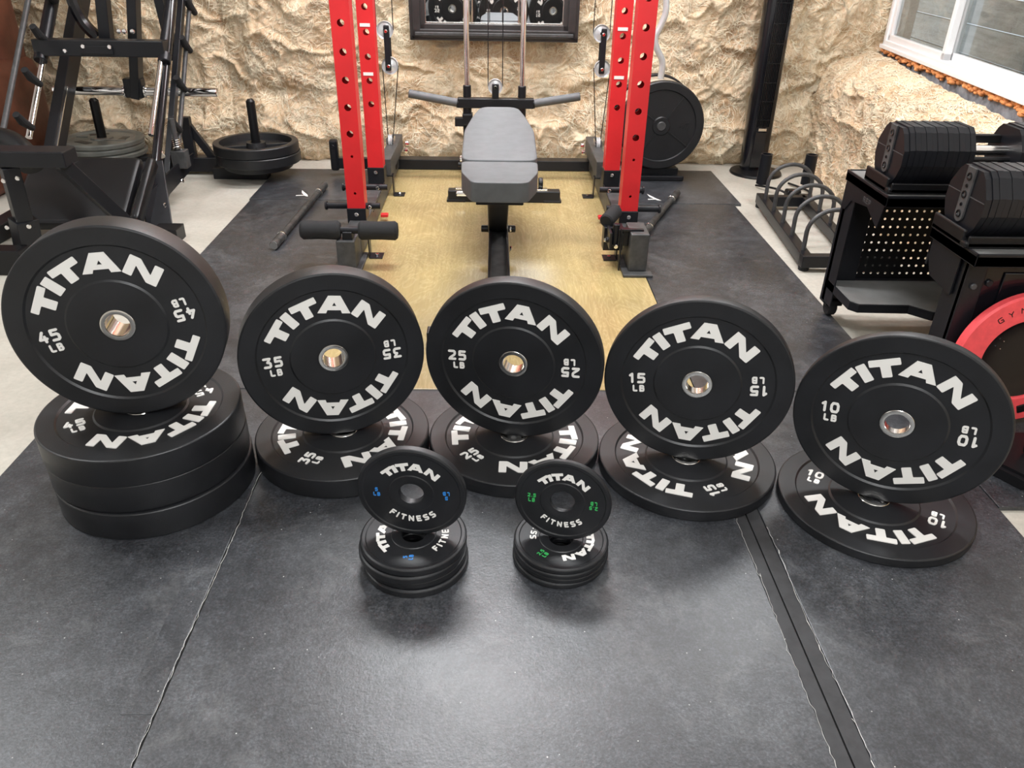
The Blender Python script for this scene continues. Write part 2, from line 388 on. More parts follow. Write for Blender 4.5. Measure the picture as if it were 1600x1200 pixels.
def block_letter(mb, ch, sc, z0, z1, M, thin=1.0):
    if ch == 'A':
        for poly in (AL, AR): mb.prism([(x*sc*thin, y*sc) for x, y in poly], z0, z1, M)
    else:
        for poly in BLK[ch]: mb.prism([(x*sc*thin, y*sc) for x, y in soft(poly, .0022)], z0, z1, M)
def at_angle(deg, r):   # clockwise from up, glyph up = outward
    a = radians(deg); return Matrix.Rotation(-a, 4, 'Z') @ Matrix.Translation((0, r, 0))
def at_angle_in(deg, r):  # deg from straight down, positive to the right; glyph up = inward
    a = radians(deg); return Matrix.Rotation(a, 4, 'Z') @ Matrix.Translation((0, -r, 0))
FLIP = Matrix.Rotation(pi, 4, 'Y')

# ------------------------------------------------------------------ weight plates
def plate_big(T, num, label, group=None, mat='rubber'):
    root = thing('bumper_plate', label, 'weight plate', (0, 0, 0), group)
    h = T/2; d = .0042
    side = lambda s: [(.0375, s*(h-.0012)), (.101, s*(h-.0012)), (.1055, s*(h-d)), (.1800, s*(h-d)), (.1842, s*h), (.2205, s*h), (.2232, s*(h-.0010)), (.2246, s*(h-.0026)), (.225, s*(h-.005))]
    top = side(1); bot = side(-1)[::-1]
    part(root, 'rubber_disc', MB().lathe(top+bot, 128), mat)
    hr = MB().lathe([(.0255, h-.003), (.0268, h-.0006), (.033, h-.0001), (.0358, h-.0006), (.0378, h-.003), (.0378, -h+.003), (.0358, -h+.0006), (.033, -h+.0001), (.0268, -h+.0006), (.0255, -h+.003)], 64)
    part(root, 'hub_ring', hr, 'steel', 'steel ring lining the centre hole')
    z0, z1 = h-d-.0005, h-.0022
    for F in (Matrix.Identity(4), FLIP):
        for half in (0, 180):
            lt = MB(); wm = MB()
            for ch, a in zip('TITAN', (-53, -36, -18, 9.5, 44)):
                block_letter(lt, ch, 1, z0, z1, F @ at_angle(a+half, .1215))
            B = F @ Matrix.Rotation(radians(half), 4, 'Z') @ Matrix.Translation((-.1435, 0, 0))
            text(wm, num, .0285, .0058, .0056, z0, z1, B @ Matrix.Translation((0, -.001, 0)), 1.02)
            text(wm, 'LB', .0185, .0043, .0044, z0, z1, B @ Matrix.Translation((.003, -.0252, 0)), 1.05)
            part(root, 'lettering', lt, 'white', 'off-white brand lettering')
            part(root, 'weight_marking', wm, 'white', 'off-white weight marking')
    return root
def plate_small(T, R, num, label, col, group=None):
    root = thing('change_plate', label, 'weight plate', (0, 0, 0), group)
    h = T/2; d = .0016; k = R/.114
    side = lambda s: [(.0255, s*(h-.003)), (.0268, s*(h-.0012)), (.031, s*(h-.0012)), (.034, s*(h-.0004)), (.0465, s*(h-.0004)), (.0485, s*(h-d)), (R-.0130, s*(h-d)), (R-.0105, s*h), (R-.0045, s*h), (R-.001, s*(h-.0016)), (R, s*(h-.0035))]
    part(root, 'rubber_disc', MB().lathe(side(1)+side(-1)[::-1], 112), 'rubber')
    z0, z1 = h-d-.0005, h-.0006
    for F in (Matrix.Identity(4), FLIP):
        lt = MB()
        for ch, a in zip('TITAN', (-40, -26.5, -12, 10.5, 40)):
            block_letter(lt, ch, .42*k, z0, z1, F @ at_angle(a, .0610*k))
        part(root, 'lettering', lt, 'white', 'off-white brand lettering')
        lt = MB(); hh = .0155*k; th = .0034*k; gap = .0048*k
        W = [gwidth(c, hh, th) for c in 'FITNESS']; tot = sum(W)+gap*6; x = -tot/2
        for c, wd in zip('FITNESS', W):
            xc = x+wd/2; a = math.degrees(xc/(.068*k))*1.02
            glyph(lt, c, hh, th, z0, z1, F @ at_angle_in(a, .0755*k) @ Matrix.Translation((-wd/2, 0, 0)))
            x += wd+gap
        part(root, 'lettering', lt, 'white', 'off-white brand lettering')
        for half in (0, 180):
            wm = MB(); B = F @ Matrix.Rotation(radians(half), 4, 'Z') @ Matrix.Translation((-.073*k, 0, 0))
            text(wm, num, .0090, .0017, .0018, z0, z1, B @ Matrix.Translation((0, .0020, 0)), .95)
            text(wm, 'LB', .0095, .0019, .0024, z0, z1, B @ Matrix.Translation((0, -.0105, 0)), 1.0)
            part(root, 'weight_marking', wm, col, col+' weight marking')
    return root
def copy_tree(root, label, group=None):
    c = root.copy(); COL.objects.link(c); c['label'] = label
    if group: c['group'] = group
    elif 'group' in c: del c['group']
    for ch in list(root.children):
        d = ch.copy(); COL.objects.link(d); d.parent = c
        for g in ch.children:
            e = g.copy(); COL.objects.link(e); e.parent = d
    return c
def lay(o, x, y, z, phi):
    o.matrix_world = Matrix.Translation((x, y, z)) @ Matrix.Rotation(radians(-phi), 4, 'Z')
def stand(o, x, y, H, R, T, yaw, tilt, phi):
    yw, ti = radians(yaw), radians(tilt)
    n = V(sin(yw)*cos(ti), -cos(yw)*cos(ti), sin(ti)); a = V(cos(yw), sin(yw), 0); b = n.cross(a)
    C = V(x, y, H+R*b.z+T/2*abs(n.z))
    Mx = Matrix((a, b, n)).transposed().to_4x4(); Mx.translation = C
    o.matrix_world = Mx @ Matrix.Rotation(radians(-phi), 4, 'Z')

MATZ = 0.0004    # top of the rubber mats
g45 = 'bumper plates at the left end of the row'
p = plate_big(.0708, '45', 'black 45 LB bumper plate standing upright on the stack at the left', g45)
stand(p, -.827, 1.583, .2124+MATZ, .225, .0708, 9.7, .9, -11.7)
lab45 = ['black 45 LB bumper plate at the bottom of the left stack', 'black 45 LB bumper plate in the middle of the left stack', 'dusty 45 LB bumper plate on top of the left stack, under the upright one']
offs = [(.006, -.004, 15), (.0, .003, 60), (0, 0, -35.5)]
for k in range(3):
    q = copy_tree(p, lab45[k], g45); lay(q, -.832+offs[k][0], 1.581+offs[k][1], .0354+.0708*k+MATZ, offs[k][2])
row = [('35', .0552, (-.396, 1.725, -67), (-.401, 1.725, 13.8, -1.0, -3.5)),
       ('25', .0392, (.0555, 1.728, -41.7), (.052, 1.723, -11.1, -3.8, -1.7)),
       ('15', .0311, (.499, 1.642, 71.1), (.495, 1.634, -13.7, -2.1, -6.3)),
       ('10', .0237, (.926, 1.485, 35), (.916, 1.470, -27.7, -4.1, -4.3))]
for num, T, (lx, ly, lp), (ux, uy, yw, ti, ph) in row:
    g = num+' LB bumper plates'
    where = {'35': ('upright beside the tall left stack', 'lying flat beside the tall left stack'),
             '25': ('upright in front of the grey bench', 'lying flat behind the two small stacks'),
             '15': ('upright, second from the right end', 'lying flat over the right floor seam'),
             '10': ('upright before the red rimmed wheel', 'lying flat nearest the right mat edge')}[num]
    p = plate_big(T, num, 'black %s LB bumper plate ' % num + where[0], g)
    stand(p, ux, uy, T+MATZ, .225, T, yw, ti, ph)
    q = copy_tree(p, 'black %s LB bumper plate ' % num + where[1], g)
    lay(q, lx, ly, T/2+MATZ, lp)
# small change plates
T5, R5 = .0184, .1139
p = plate_small(T5, R5, '5', 'small 5 LB change plate with blue marks standing on the left small stack', 'blue', '5 LB change plates')
stand(p, -.168, 1.290, 4*T5+MATZ, R5, T5, -5.7, -2.8, 0)
pos = [('at the bottom of', .003, -.004, 20), ('second from the bottom in', 0, .002, 75), ('third from the bottom in', -.004, -.004, -20), ('lying on top of', 0, 0, -86.3)]
for k, (wd, dx, dy, ph) in enumerate(pos):
    q = copy_tree(p, 'small 5 LB change plate %s the left small stack' % wd, '5 LB change plates'); lay(q, -.170+dx, 1.291+dy, T5*(k+.5)+MATZ, ph)
T2, R2 = .01368, .1031
p = plate_small(T2, R2, '2.5', 'small 2.5 LB change plate with green marks standing on the right small stack', 'green', '2.5 LB change plates')
stand(p, .1476, 1.2995, 4*T2+MATZ, R2, T2, -12.6, 0, 0)
pos = [('at the bottom of', -.002, .001, 30), ('second from the bottom in', .002, .002, 80), ('third from the bottom in', -.001, -.001, -60), ('lying on top of', 0, 0, 129.5)]
for k, (wd, dx, dy, ph) in enumerate(pos):
    q = copy_tree(p, 'small 2.5 LB change plate %s the right small stack' % wd, '2.5 LB change plates'); lay(q, .149+dx, 1.301+dy, T2*(k+.5)+MATZ, ph)

# ------------------------------------------------------------------ the floor
FZ = -.012
struct('floor', MB().box(-4.2, 3.2, -3.2, 5.2, FZ-.1, FZ, 0), 'concrete')
def slab(x0, x1, y0, y1, label, group=None, mat='mat', z1=0.0, name='rubber_mat', cat='floor mat'):
    o = MB().box(x0, x1, y0, y1, FZ, z1, .0015).build(name, mat, org=((x0+x1)/2, (y0+y1)/2, FZ))
    return tag(o, label, cat, group)
gm = 'black rubber floor mats'
slab(-1.232, -.592, -.9, 2.018, 'black rubber mat under the left stack of 45 LB plates', gm)
slab(-.588, .576, -.9, 2.018, 'wide black rubber mat in front, between the two lengthwise seams', gm)
slab(.640, 1.233, -.9, 2.018, 'black rubber mat under the flat 10 LB plate', gm)
slab(-1.245, -.616, 2.030, 3.935, 'black rubber mat left of the plywood, with a bar lying on it', gm)
slab(-1.255, -.616, 3.943, 4.54, 'short black rubber mat at the back left, in front of the tan wall', gm)
slab(.616, 1.240, 2.030, 3.935, 'black rubber mat right of the plywood', gm)
slab(.616, 1.280, 3.943, 4.60, 'short black rubber mat at the back right under the plate storage', gm)
slab(1.237, 2.2, 1.475, 2.16, 'black rubber mat at the right edge under the grey-topped cart', gm)
tag(MB().box(-1.24, 1.24, 2.019, 2.0295, FZ, -.002, 0).build('seam_strip', 'matedge'), 'dark rubber strip in the crosswise seam before the plywood', 'floor strip')
tag(MB().box(.577, .6045, -.9, 2.018, FZ, -.0025, .001).build('seam_strip', 'matedge'), 'dark rubber strip in the right lengthwise seam, left one of the pair', 'floor strip')
tag(MB().box(.607, .639, -.9, 2.018, FZ, -.0015, .001).build('seam_strip', 'matedge'), 'dark rubber strip in the right lengthwise seam, right one of the pair', 'floor strip')
slab(-.613, .613, 2.030, 4.56, 'varnished birch plywood lifting platform inside the rack', None, 'ply', .0, 'plywood_platform', 'platform')
o = MB().box(-.650, -.594, .90, 1.50, -.0002, .0006, .0002).build('seam_tape', 'mat'); tag(o, 'thin dark tape strip on the mat along the left lengthwise seam', 'tape')
# frayed fibres along the seams
def fray(pts, wd, name, label, seed):
    random.seed(seed); mb = MB()
    P = []
    for (x0, y0), (x1, y1) in zip(pts, pts[1:]):
        n = max(2, int(hypot(x1-x0, y1-y0)/.012))
        for i in range(n):
            t = i/n; P.append((x0+(x1-x0)*t+random.gauss(0, .0012), y0+(y1-y0)*t))
    for a, b in zip(P, P[1:]):
        r = wd*random.uniform(.10, .65)*(1.6 if random.random() < .08 else .8)
        mb.tube([(a[0], a[1], .0006), (b[0], b[1], .0006)], max(.0003, r), 5)
        if random.random() < .05:
            mb.tube([(a[0], a[1], .001), (a[0]+random.gauss(0, .008), a[1]+random.gauss(0, .004), .0025)], .0005, 5)
    return tag(mb.build(name, 'scratch'), label, 'loose thread')
fray([(-.590, 1.62), (-.588, 1.3), (-.592, 1.05), (-.589, .7)], .0011, 'frayed_thread', 'white frayed thread line along the left lengthwise seam', 1)
fray([(.576, 1.43), (.578, 1.2), (.574, 1.05), (.576, .72)], .0007, 'frayed_thread', 'thin white frayed edge along the right seam, left of the dark strip', 2)
fray([(.641, 1.40), (.642, 1.32), (.637, 1.1), (.641, .9), (.638, .72)], .0011, 'frayed_thread', 'white frayed edge along the right seam, right of the dark strip', 3)
fray([(-.90, 2.024), (-.75, 2.024)], .0006, 'frayed_thread', 'short frayed thread across the left mat seam', 5)

# ------------------------------------------------------------------ noise for soft geometry
rng = np.random.RandomState(7); _a = rng.rand(256, 256)*2*pi; GX, GY = np.cos(_a), np.sin(_a)
def pn(u, v):
    iu = np.floor(u).astype(int); iv = np.floor(v).astype(int); fu = u-iu; fv = v-iv
    su = fu*fu*fu*(fu*(fu*6-15)+10); sv = fv*fv*fv*(fv*(fv*6-15)+10)
    def g(i, j): return GX[(iu+i) % 256, (iv+j) % 256]*(fu-i)+GY[(iu+i) % 256, (iv+j) % 256]*(fv-j)
    return ((g(0, 0)*(1-su)+g(1, 0)*su)*(1-sv)+(g(0, 1)*(1-su)+g(1, 1)*su)*sv)*1.5
def fbm(u, v, o=4, g=.5):
    s = 0; a = 1; t = 0
    for k in range(o): s = s+a*pn(u*2**k+17.3*k, v*2**k+31.7*k); t += a; a *= g
    return s/t
def wool(u, v):
    """crumpled batting height about 0..1 (u,v in metres)"""
    a = 2*pi*fbm(u*1.3+40, v*1.3+11, 2)
    wu = u+.16*fbm(u*2.2+5, v*2.2, 3)+.05*fbm(u*8+3, v*8+9, 2)
    wv = v+.16*fbm(u*2.2+50, v*2.2+20, 3)+.05*fbm(u*8+33, v*8+19, 2)
    ru = wu*np.cos(a)+wv*np.sin(a); rv = -wu*np.sin(a)+wv*np.cos(a)
    soft_ = .5+.9*fbm(wu*3.2, wv*3.6, 2)
    fold = 1-np.abs(fbm(wu*3.6+8, wv*4.6, 2))*3.0
    fold2 = 1-np.abs(fbm(ru*4+8, rv*8+70, 2))*2.6
    fine = 1-np.abs(fbm(wu*17+80, wv*19, 2, .6))*2.6
    return .40*np.clip(soft_, 0, 1)+.26*np.clip(fold, 0, 1)**1.6+.10*np.clip(fold2, 0, 1)**2+.035*np.clip(fine, 0, 1)**2
def grid_mesh(name, X, Y, Z, mat, kind='structure'):
    nu, nv = X.shape; co = np.stack([X, Y, Z], -1).reshape(-1, 3)
    idx = np.arange(nu*nv).reshape(nu, nv)
    f = np.stack([idx[:-1, :-1], idx[1:, :-1], idx[1:, 1:], idx[:-1, 1:]], -1).reshape(-1, 4)
    me = bpy.data.meshes.new(name); me.from_pydata(co.tolist(), [], f.tolist()); me.update()
    me.polygons.foreach_set('use_smooth', [True]*len(me.polygons)); me.materials.append(MT[mat])
    o = bpy.data.objects.new(name, me); COL.objects.link(o); o['kind'] = kind
    return o
def wisps(name, X, Y, Z, u, v, nclump, seed, vmax, sgn):
    # loose pulled strands lying on the batting
    rs = np.random.RandomState(seed); du = u[1]-u[0]; dv = v[1]-v[0]; nv_ = int(np.searchsorted(v, vmax))
    Xn = np.stack(np.gradient(np.stack([X, Y, Z], -1), axis=0), 0); Tu = np.gradient(np.stack([X, Y, Z], -1), axis=0); Tv = np.gradient(np.stack([X, Y, Z], -1), axis=1)
    Nn = np.cross(Tu, Tv); Nn /= np.maximum(np.linalg.norm(Nn, axis=-1, keepdims=True), 1e-9); Nn *= sgn
    P = np.stack([X, Y, Z], -1); vs, fs = [], []
    for c in range(nclump):
        cu = rs.uniform(2, len(u)-3); cv = rs.uniform(2, nv_-3); k = rs.randint(3, 9); L_ = rs.randint(7, 18)
        a0 = rs.uniform(0, 2*pi); curl = rs.normal(0, .16)
        for s_ in range(k):
            i, j = cu+rs.normal(0, 2.6), cv+rs.normal(0, 2.6); a = a0+rs.normal(0, .35); cl = curl+rs.normal(0, .06); r_ = rs.uniform(.0005, .0019); pts = []
            for t in range(L_):
                ii, jj = int(round(i)), int(round(j))
                if ii < 1 or jj < 1 or ii > len(u)-2 or jj > nv_-2: break
                fi, fj = i-int(i), j-int(j); i0, j0 = int(i), int(j)
                p = (P[i0, j0]*(1-fi)+P[i0+1, j0]*fi)*(1-fj)+(P[i0, j0+1]*(1-fi)+P[i0+1, j0+1]*fi)*fj
                lift = .0015+.006*abs(sin(t*.9+s_))*rs.uniform(.2, 1)
                pts.append((p+Nn[ii, jj]*lift, Nn[ii, jj]))
                a += cl+rs.normal(0, .10); i += cos(a)*.95; j += sin(a)*.95
            if len(pts) < 4: continue
            base = len(vs); n_ = len(pts)
            for t, (p, nn) in enumerate(pts):
                d = pts[min(t+1, n_-1)][0]-pts[max(t-1, 0)][0]; d = d/max(np.linalg.norm(d), 1e-9); sd = np.cross(d, nn); w_ = r_*sin(pi*(t+.6)/(n_+.2))
                vs += [tuple(p+sd*w_*1.5), tuple(p+nn*w_), tuple(p-sd*w_*1.5)]
            for t in range(n_-1):
                q = base+3*t; fs += [(q, q+1, q+4, q+3), (q+1, q+2, q+5, q+4)]
    me = bpy.data.meshes.new(name); me.from_pydata(vs, [], fs); me.update(); me.polygons.foreach_set('use_smooth', [True]*len(fs)); me.materials.append(MT['wisp'])
    o = bpy.data.objects.new(name, me); COL.objects.link(o); o['kind'] = 'structure'; o['label'] = 'loose pale strands of the insulation batting'

# back wall: torn fibreglass batting between studs
def back_wall():
    u = np.arange(-3.3, 2.26, .0085); v = np.concatenate([np.arange(FZ, 1.12, .0085), np.arange(1.12, 2.45, .05)])
    U, Vv = np.meshgrid(u, v, indexing='ij')
    H = wool(U, Vv)
    base = 4.87-.035*np.exp(-((Vv-.12)/.16)**2)
    # bays: batting pillows out between studs
    ph = ((U+.32) % .61)/.61; pil = np.sin(pi*np.clip(ph, 0, 1))**.35
    Yw = base-.115*H-.035*pil
    Yw = np.where(Vv < .05, Yw+.03*(1-np.clip(Vv-FZ, 0, 1)/.062), Yw)
    t = np.clip((U-1.80)/.4, 0, 1); Yw = Yw-.03*t*np.clip((Vv-.55)/.2, 0, 1)
    grid_mesh('wall_back', U, Yw, Vv, 'insul')
    wisps('trim_4', U, Yw, Vv, u, v, 2300, 3, 1.0, 1)
back_wall()
def xwin(y): return 2.186+.1215*(y-4.731)
def right_wall():
    y = np.arange(.6, 4.90, .0085); s = np.arange(0, 1.0001, .0072)
    Yg, Sg = np.meshgrid(y, s, indexing='ij')
    # profile: up the face, rolling over to the window ledge
    xf = 1.90-.055*(4.75-Yg); xw = 2.186+.1215*(Yg-4.731)-.012
    L1 = .47; face = Sg < .62
    zz = np.where(face, Sg/.62*L1, 0); tt = np.clip((Sg-.62)/.38, 0, 1)
    zt = .643-.030*np.clip((4.45-Yg)/.8, 0, 1)
    X = np.where(face, xf, xf+(xw-xf)*(1-np.cos(tt*pi/2)))
    Zc = np.where(face, FZ+zz*1.0, L1+(zt-L1)*np.sin(tt*pi/2))
    H = wool(Yg+9, Sg*.85)
    amp = .11*(1-.72*tt**3)
    nx = np.where(face, 1, np.cos(tt*pi/2)); nz = np.where(face, 0, np.sin(tt*pi/2))
    X = X-nx*amp*(H-.35); Zc = Zc+nz*amp*(H-.35)*.8
    Zc = np.maximum(Zc, FZ)
    grid_mesh('wall_right', X, Yg, Zc, 'insul')
    k0 = int((1.9-.6)/.0085); wisps('trim_5', X[k0:], Yg[k0:], Zc[k0:], y[k0:], s, 1100, 8, 1.0, -1)
right_wall()
# masonry, foam and the window in the right wall
WD = V(.1206, .9927, 0)      # along the wall (away from camera)
WN = V(-.9927, .1206, 0)     # into the room
def wp(s, n, z):             # s: metres along from the far corner of the window toward the camera, n: into the room
    return V(2.186, 4.731, 0)-WD*s+WN*n+V(0, 0, z)
def wbox(mb, s0, s1, n0, n1, z0, z1, bev=.003):
    Mx = Matrix((-WD, WN, V(0, 0, 1))).transposed().to_4x4(); Mx.translation = V(2.186, 4.731, 0)
    return mb.box(s0, s1, n0, n1, z0, z1, bev, Mx)
struct('trim_1', wbox(MB(), -.3, 4.6, -.16, -.025, 0, .655, .002), 'block', 'grey masonry block strip showing under the window')
mb = MB()
random.seed(12)
s = .02
while s < 2.6:
    r = random.uniform(.007, .014); c = wp(s, -.018+random.uniform(-.004, .012), .660+random.uniform(-.014, .008)-(.012 if random.random() < .1 else 0))
    b = bmesh.new(); bmesh.ops.create_icosphere(b, subdivisions=2, radius=r)
    for v in b.verts: v.co = Vector((v.co.x*random.uniform(.9, 1.1)*1.2, v.co.y*1.5, v.co.z*.9))+c
    mb._join(b); s += r*random.choice((.6, .9, 1.2, 1.9))
struct('trim_2', mb, 'foamorange', 'orange spray foam bead under the window sill')
zt = 1.75
win = thing('window_1', 'white sliding window in the right wall over the tan insulation', 'window', wp(0, 0, .68)); win['kind'] = 'structure'
del win['label']; del win['category']
part(win, 'window_frame', wbox(wbox(wbox(wbox(MB(), 0, 1.75, -.09, .0, .675, .715), 0, .035, -.09, .0, .675, zt), 1.715, 1.75, -.09, 0, .675, zt), 0, 1.75, -.09, 0, zt-.04, zt), 'upvc')
part(win, 'window_sill', wbox(MB(), -.01, 1.76, -.05, .012, .672, .692), 'upvc')
def sash(s0, s1, n0, n1, nm):
    a = MB(); z0, z1 = .712, zt-.04; w_ = .038
    wbox(a, s0, s1, n0, n1, z0, z0+w_*.9); wbox(a, s0, s1, n0, n1, z1-w_, z1); wbox(a, s0, s0+w_, n0, n1, z0, z1); wbox(a, s1-w_, s1, n0, n1, z0, z1)
    o = part(win, nm, a, 'upvc')
    part(o, 'pane', wbox(MB(), s0+w_-.004, s1-w_+.004, (n0+n1)/2-.002, (n0+n1)/2+.002, z0+w_*.9-.004, z1-w_+.004, 0), 'glass')
sash(.033, .86, -.045, -.012, 'window_sash')
sash(.80, 1.717, -.085, -.052, 'window_sash')
# window well boards outside
mb = MB()
for k in range(11):
    z0 = .30+k*.16; wbox(mb, -2.6, 4.2, -.62, -.585, z0, z0+.152, .004)
struct('trim_3', mb, 'boards', 'weathered grey boards outside the window')

# remaining room
struct('ceiling', MB().box(-4.2, 3.2, -3.2, 5.2, CEIL, CEIL+.1, 0), 'drywall')
struct('wall_left', MB().box(-3.45, -3.33, -3.2, 5.0, FZ, CEIL, 0), 'drywall')
struct('wall_front', MB().box(-3.4, 3.2, -3.2, -3.1, FZ, CEIL, 0), 'drywall')
struct('wall_right_lower', MB().box(2.02, 2.12, -3.2, .75, FZ, CEIL, 0), 'drywall')
struct('wall_right_upper', wbox(wbox(MB(), -.35, -.01, -.15, -.04, .60, CEIL, 0), -.35, 5.0, -.15, -.04, zt, CEIL, 0), 'drywall')
wb = struct('wall_right_near', wbox(MB(), 1.76, 4.6, -.15, -.04, .60, CEIL, 0), 'drywall')
for nm, x, y, sx, sy in (('a', -.1, 2.85, .94, .34), ('b', -.1, 4.10, 2.24, .26), ('c', .3, .2, .94, .54), ('d', -2.3, 2.2, .39, .39), ('e', 1.45, 3.2, .39, .39), ('f', .2, -1.8, 1.24, .39)):
    lab = {'a': 'ceiling lamp in front of the rack', 'b': 'long ceiling lamp near the back wall', 'c': 'square ceiling lamp over the camera', 'd': 'square ceiling lamp on the left', 'e': 'square ceiling lamp on the right', 'f': 'long ceiling lamp at the near end'}[nm]
    t = thing('ceiling_lamp', lab, 'lamp', (x, y, CEIL))
    part(t, 'housing', MB().box(x-sx/2-.02, x+sx/2+.02, y-sy/2-.02, y+sy/2+.02, CEIL-.045, CEIL, .004), 'upvc')
    part(t, 'diffuser', MB().box(x-sx/2, x+sx/2, y-sy/2, y+sy/2, CEIL-.052, CEIL-.045, .001), 'lamp')

MYAW = -.2
# ------------------------------------------------------------------ the rack
def holed_post(x, y0, big, small, z0, z1, w_=.075, r=.0140):
    b = bmesh.new(); n = 24
    def vf(a, bb, y): return b.verts.new((a, y, bb))
    for y in (y0, y0+w_):
        cuts = sorted([(z, r) for z in big]+[(z, .0055) for z in small]); zc = z0
        for z, rr in cuts:
            hb = .02
            b.faces.new([vf(x-w_/2, zc, y), vf(x+w_/2, zc, y), vf(x+w_/2, z-hb, y), vf(x-w_/2, z-hb, y)])
            ci, ou, inn = [], [], []
            sg = 1 if y == y0 else -1
            for k in range(n):
                a = 2*pi*k/n+pi/n*0; c_, s_ = cos(a), sin(a)
                t = min((w_/2)/max(abs(c_), 1e-9), hb/max(abs(s_), 1e-9))
                ci.append(vf(x+rr*c_, z+rr*s_, y)); ou.append(vf(x+t*c_, z+t*s_, y)); inn.append(vf(x+rr*c_, z+rr*s_, y+sg*.003))
            cor = [vf(x+sx*w_/2, z+sz*hb, y) for sx, sz in ((1, 1), (-1, 1), (-1, -1), (1, -1))]
            for k in range(n):
                k2 = (k+1) % n; b.faces.new([ci[k], ci[k2], ou[k2], ou[k]]); b.faces.new([ci[k], ci[k2], inn[k2], inn[k]])
                a0, a1 = 2*pi*k/n, 2*pi*(k+1)/n; ca = atan2(hb, w_/2)
                for j, cang in enumerate((ca, pi-ca, pi+ca, 2*pi-ca)):
                    if a0 < cang-1e-6 and cang+1e-6 < a1: b.faces.new([ou[k], ou[k2], cor[j]])
            zc = z+hb
        b.faces.new([vf(x-w_/2, zc, y), vf(x+w_/2, zc, y), vf(x+w_/2, z1, y), vf(x-w_/2, z1, y)])
    for sx in (-1, 1):
        b.faces.new([vf(x+sx*w_/2, z0, y0), vf(x+sx*w_/2, z0, y0+w_), vf(x+sx*w_/2, z1, y0+w_), vf(x+sx*w_/2, z1, y0)])
    bmesh.ops.remove_doubles(b, verts=b.verts[:], dist=1e-5)
    mb = MB(); mb._join(b); return mb
rack = thing('power_rack', 'red and black power rack with cable pulleys standing on the plywood platform', 'power rack', (0, 3.9, 0))
zs = [.469+.1045*k for k in range(16)]
for x in (-.597, .585):
    o = part(rack, 'front_post', holed_post(x, 3.30, zs, [.378, .222], .157, 2.15), 'red', 'bright red upright with punched holes')
    part(rack, 'post_bracket', MB().box(x-.041, x+.041, 3.294, 3.381, .085, .1575, .003), 'blk', 'black bolted post bracket')
    bolts(rack, [(x, 3.294, .132)], r=.009)
for x in (-.588, .583):
    part(rack, 'rear_post', holed_post(x, 3.87, [z+.015 for z in zs], [], .185, 2.15), 'red', 'red rear upright with white number stickers')
    part(rack, 'post_bracket', MB().box(x-.041, x+.041, 3.864, 3.951, .085, .1855, .003), 'blk', 'black bolted post bracket')
    bolts(rack, [(x, 3.864, .163)], r=.009)
    for z in (.612, .82, 1.03):
        part(rack, 'number_sticker', MB().box(x-.026, x+.020, 3.8672, 3.8702, z+.0, z+.014, .0005), 'white', 'white sticker')
part(rack, 'top_tube', MB().box(-.63, .62, 3.30, 3.37, 2.15, 2.22, .004), 'red')
part(rack, 'top_tube', MB().box(-.63, .62, 3.88, 3.95, 2.15, 2.22, .004), 'red')
part(rack, 'top_tube', MB().box(-.25, .25, 4.32, 4.38, 2.15, 2.2, .004), 'blk')
for sx, x in ((-1, -.592), (1, .584)):
    part(rack, 'top_tube', MB().box(x-.035, x+.035, 3.3, 4.62, 2.22, 2.27, .004), 'red')
    part(rack, 'side_tube', MB().box(x-.038, x+.038, 3.10, 4.66, .012, .105, .004), 'grey_metal', 'dusty dark floor tube')
    part(rack, 'rear_tube', MB().box(x-.03+.03*(-sx), x+.03+.03*(-sx), 4.02, 4.60, .105, .19, .004).box(x-.035-.0*sx, x+.035, 3.95, 4.05, .105, .12, .002), 'grey_metal')
    # bolt-down angle brackets on the inner side
    for y in (3.12, 4.02):
        b = MB().box(x-sx*.045-.022, x-sx*.045+.022, y, y+.05, .10, .106, .001).box(x-sx*.066-.0025, x-sx*.066+.0025, y, y+.05, 0, .106, .001).box(x-sx*.066-(.055 if sx > 0 else 0), x-sx*.066+(.055 if sx < 0 else 0), y-.01, y+.055, 0, .005, .001)
        part(rack, 'floor_bracket', b, 'blk'); bolts(rack, [(x-sx*.095, y+.02, .005)], (0, 0, 1), .009, .008)
    # band pegs
    for z, y, ln in ((.158, 3.335, .10), (.165, 3.60, .07)):
        part(rack, 'band_peg', MB().cyl((x-.06*-sx*-1, y, z), (x+sx*(.04+ln), y, z), .014, 16, .002).cyl((x+sx*(.035+ln), y, z), (x+sx*(.045+ln), y, z), .019, 16, .002).cyl((x-sx*.04, y, z), (x-sx*.095, y, z), .014, 16, .002), 'blk')
        bolts(rack, [(x-sx*.05, y-.014, z)], r=.008)
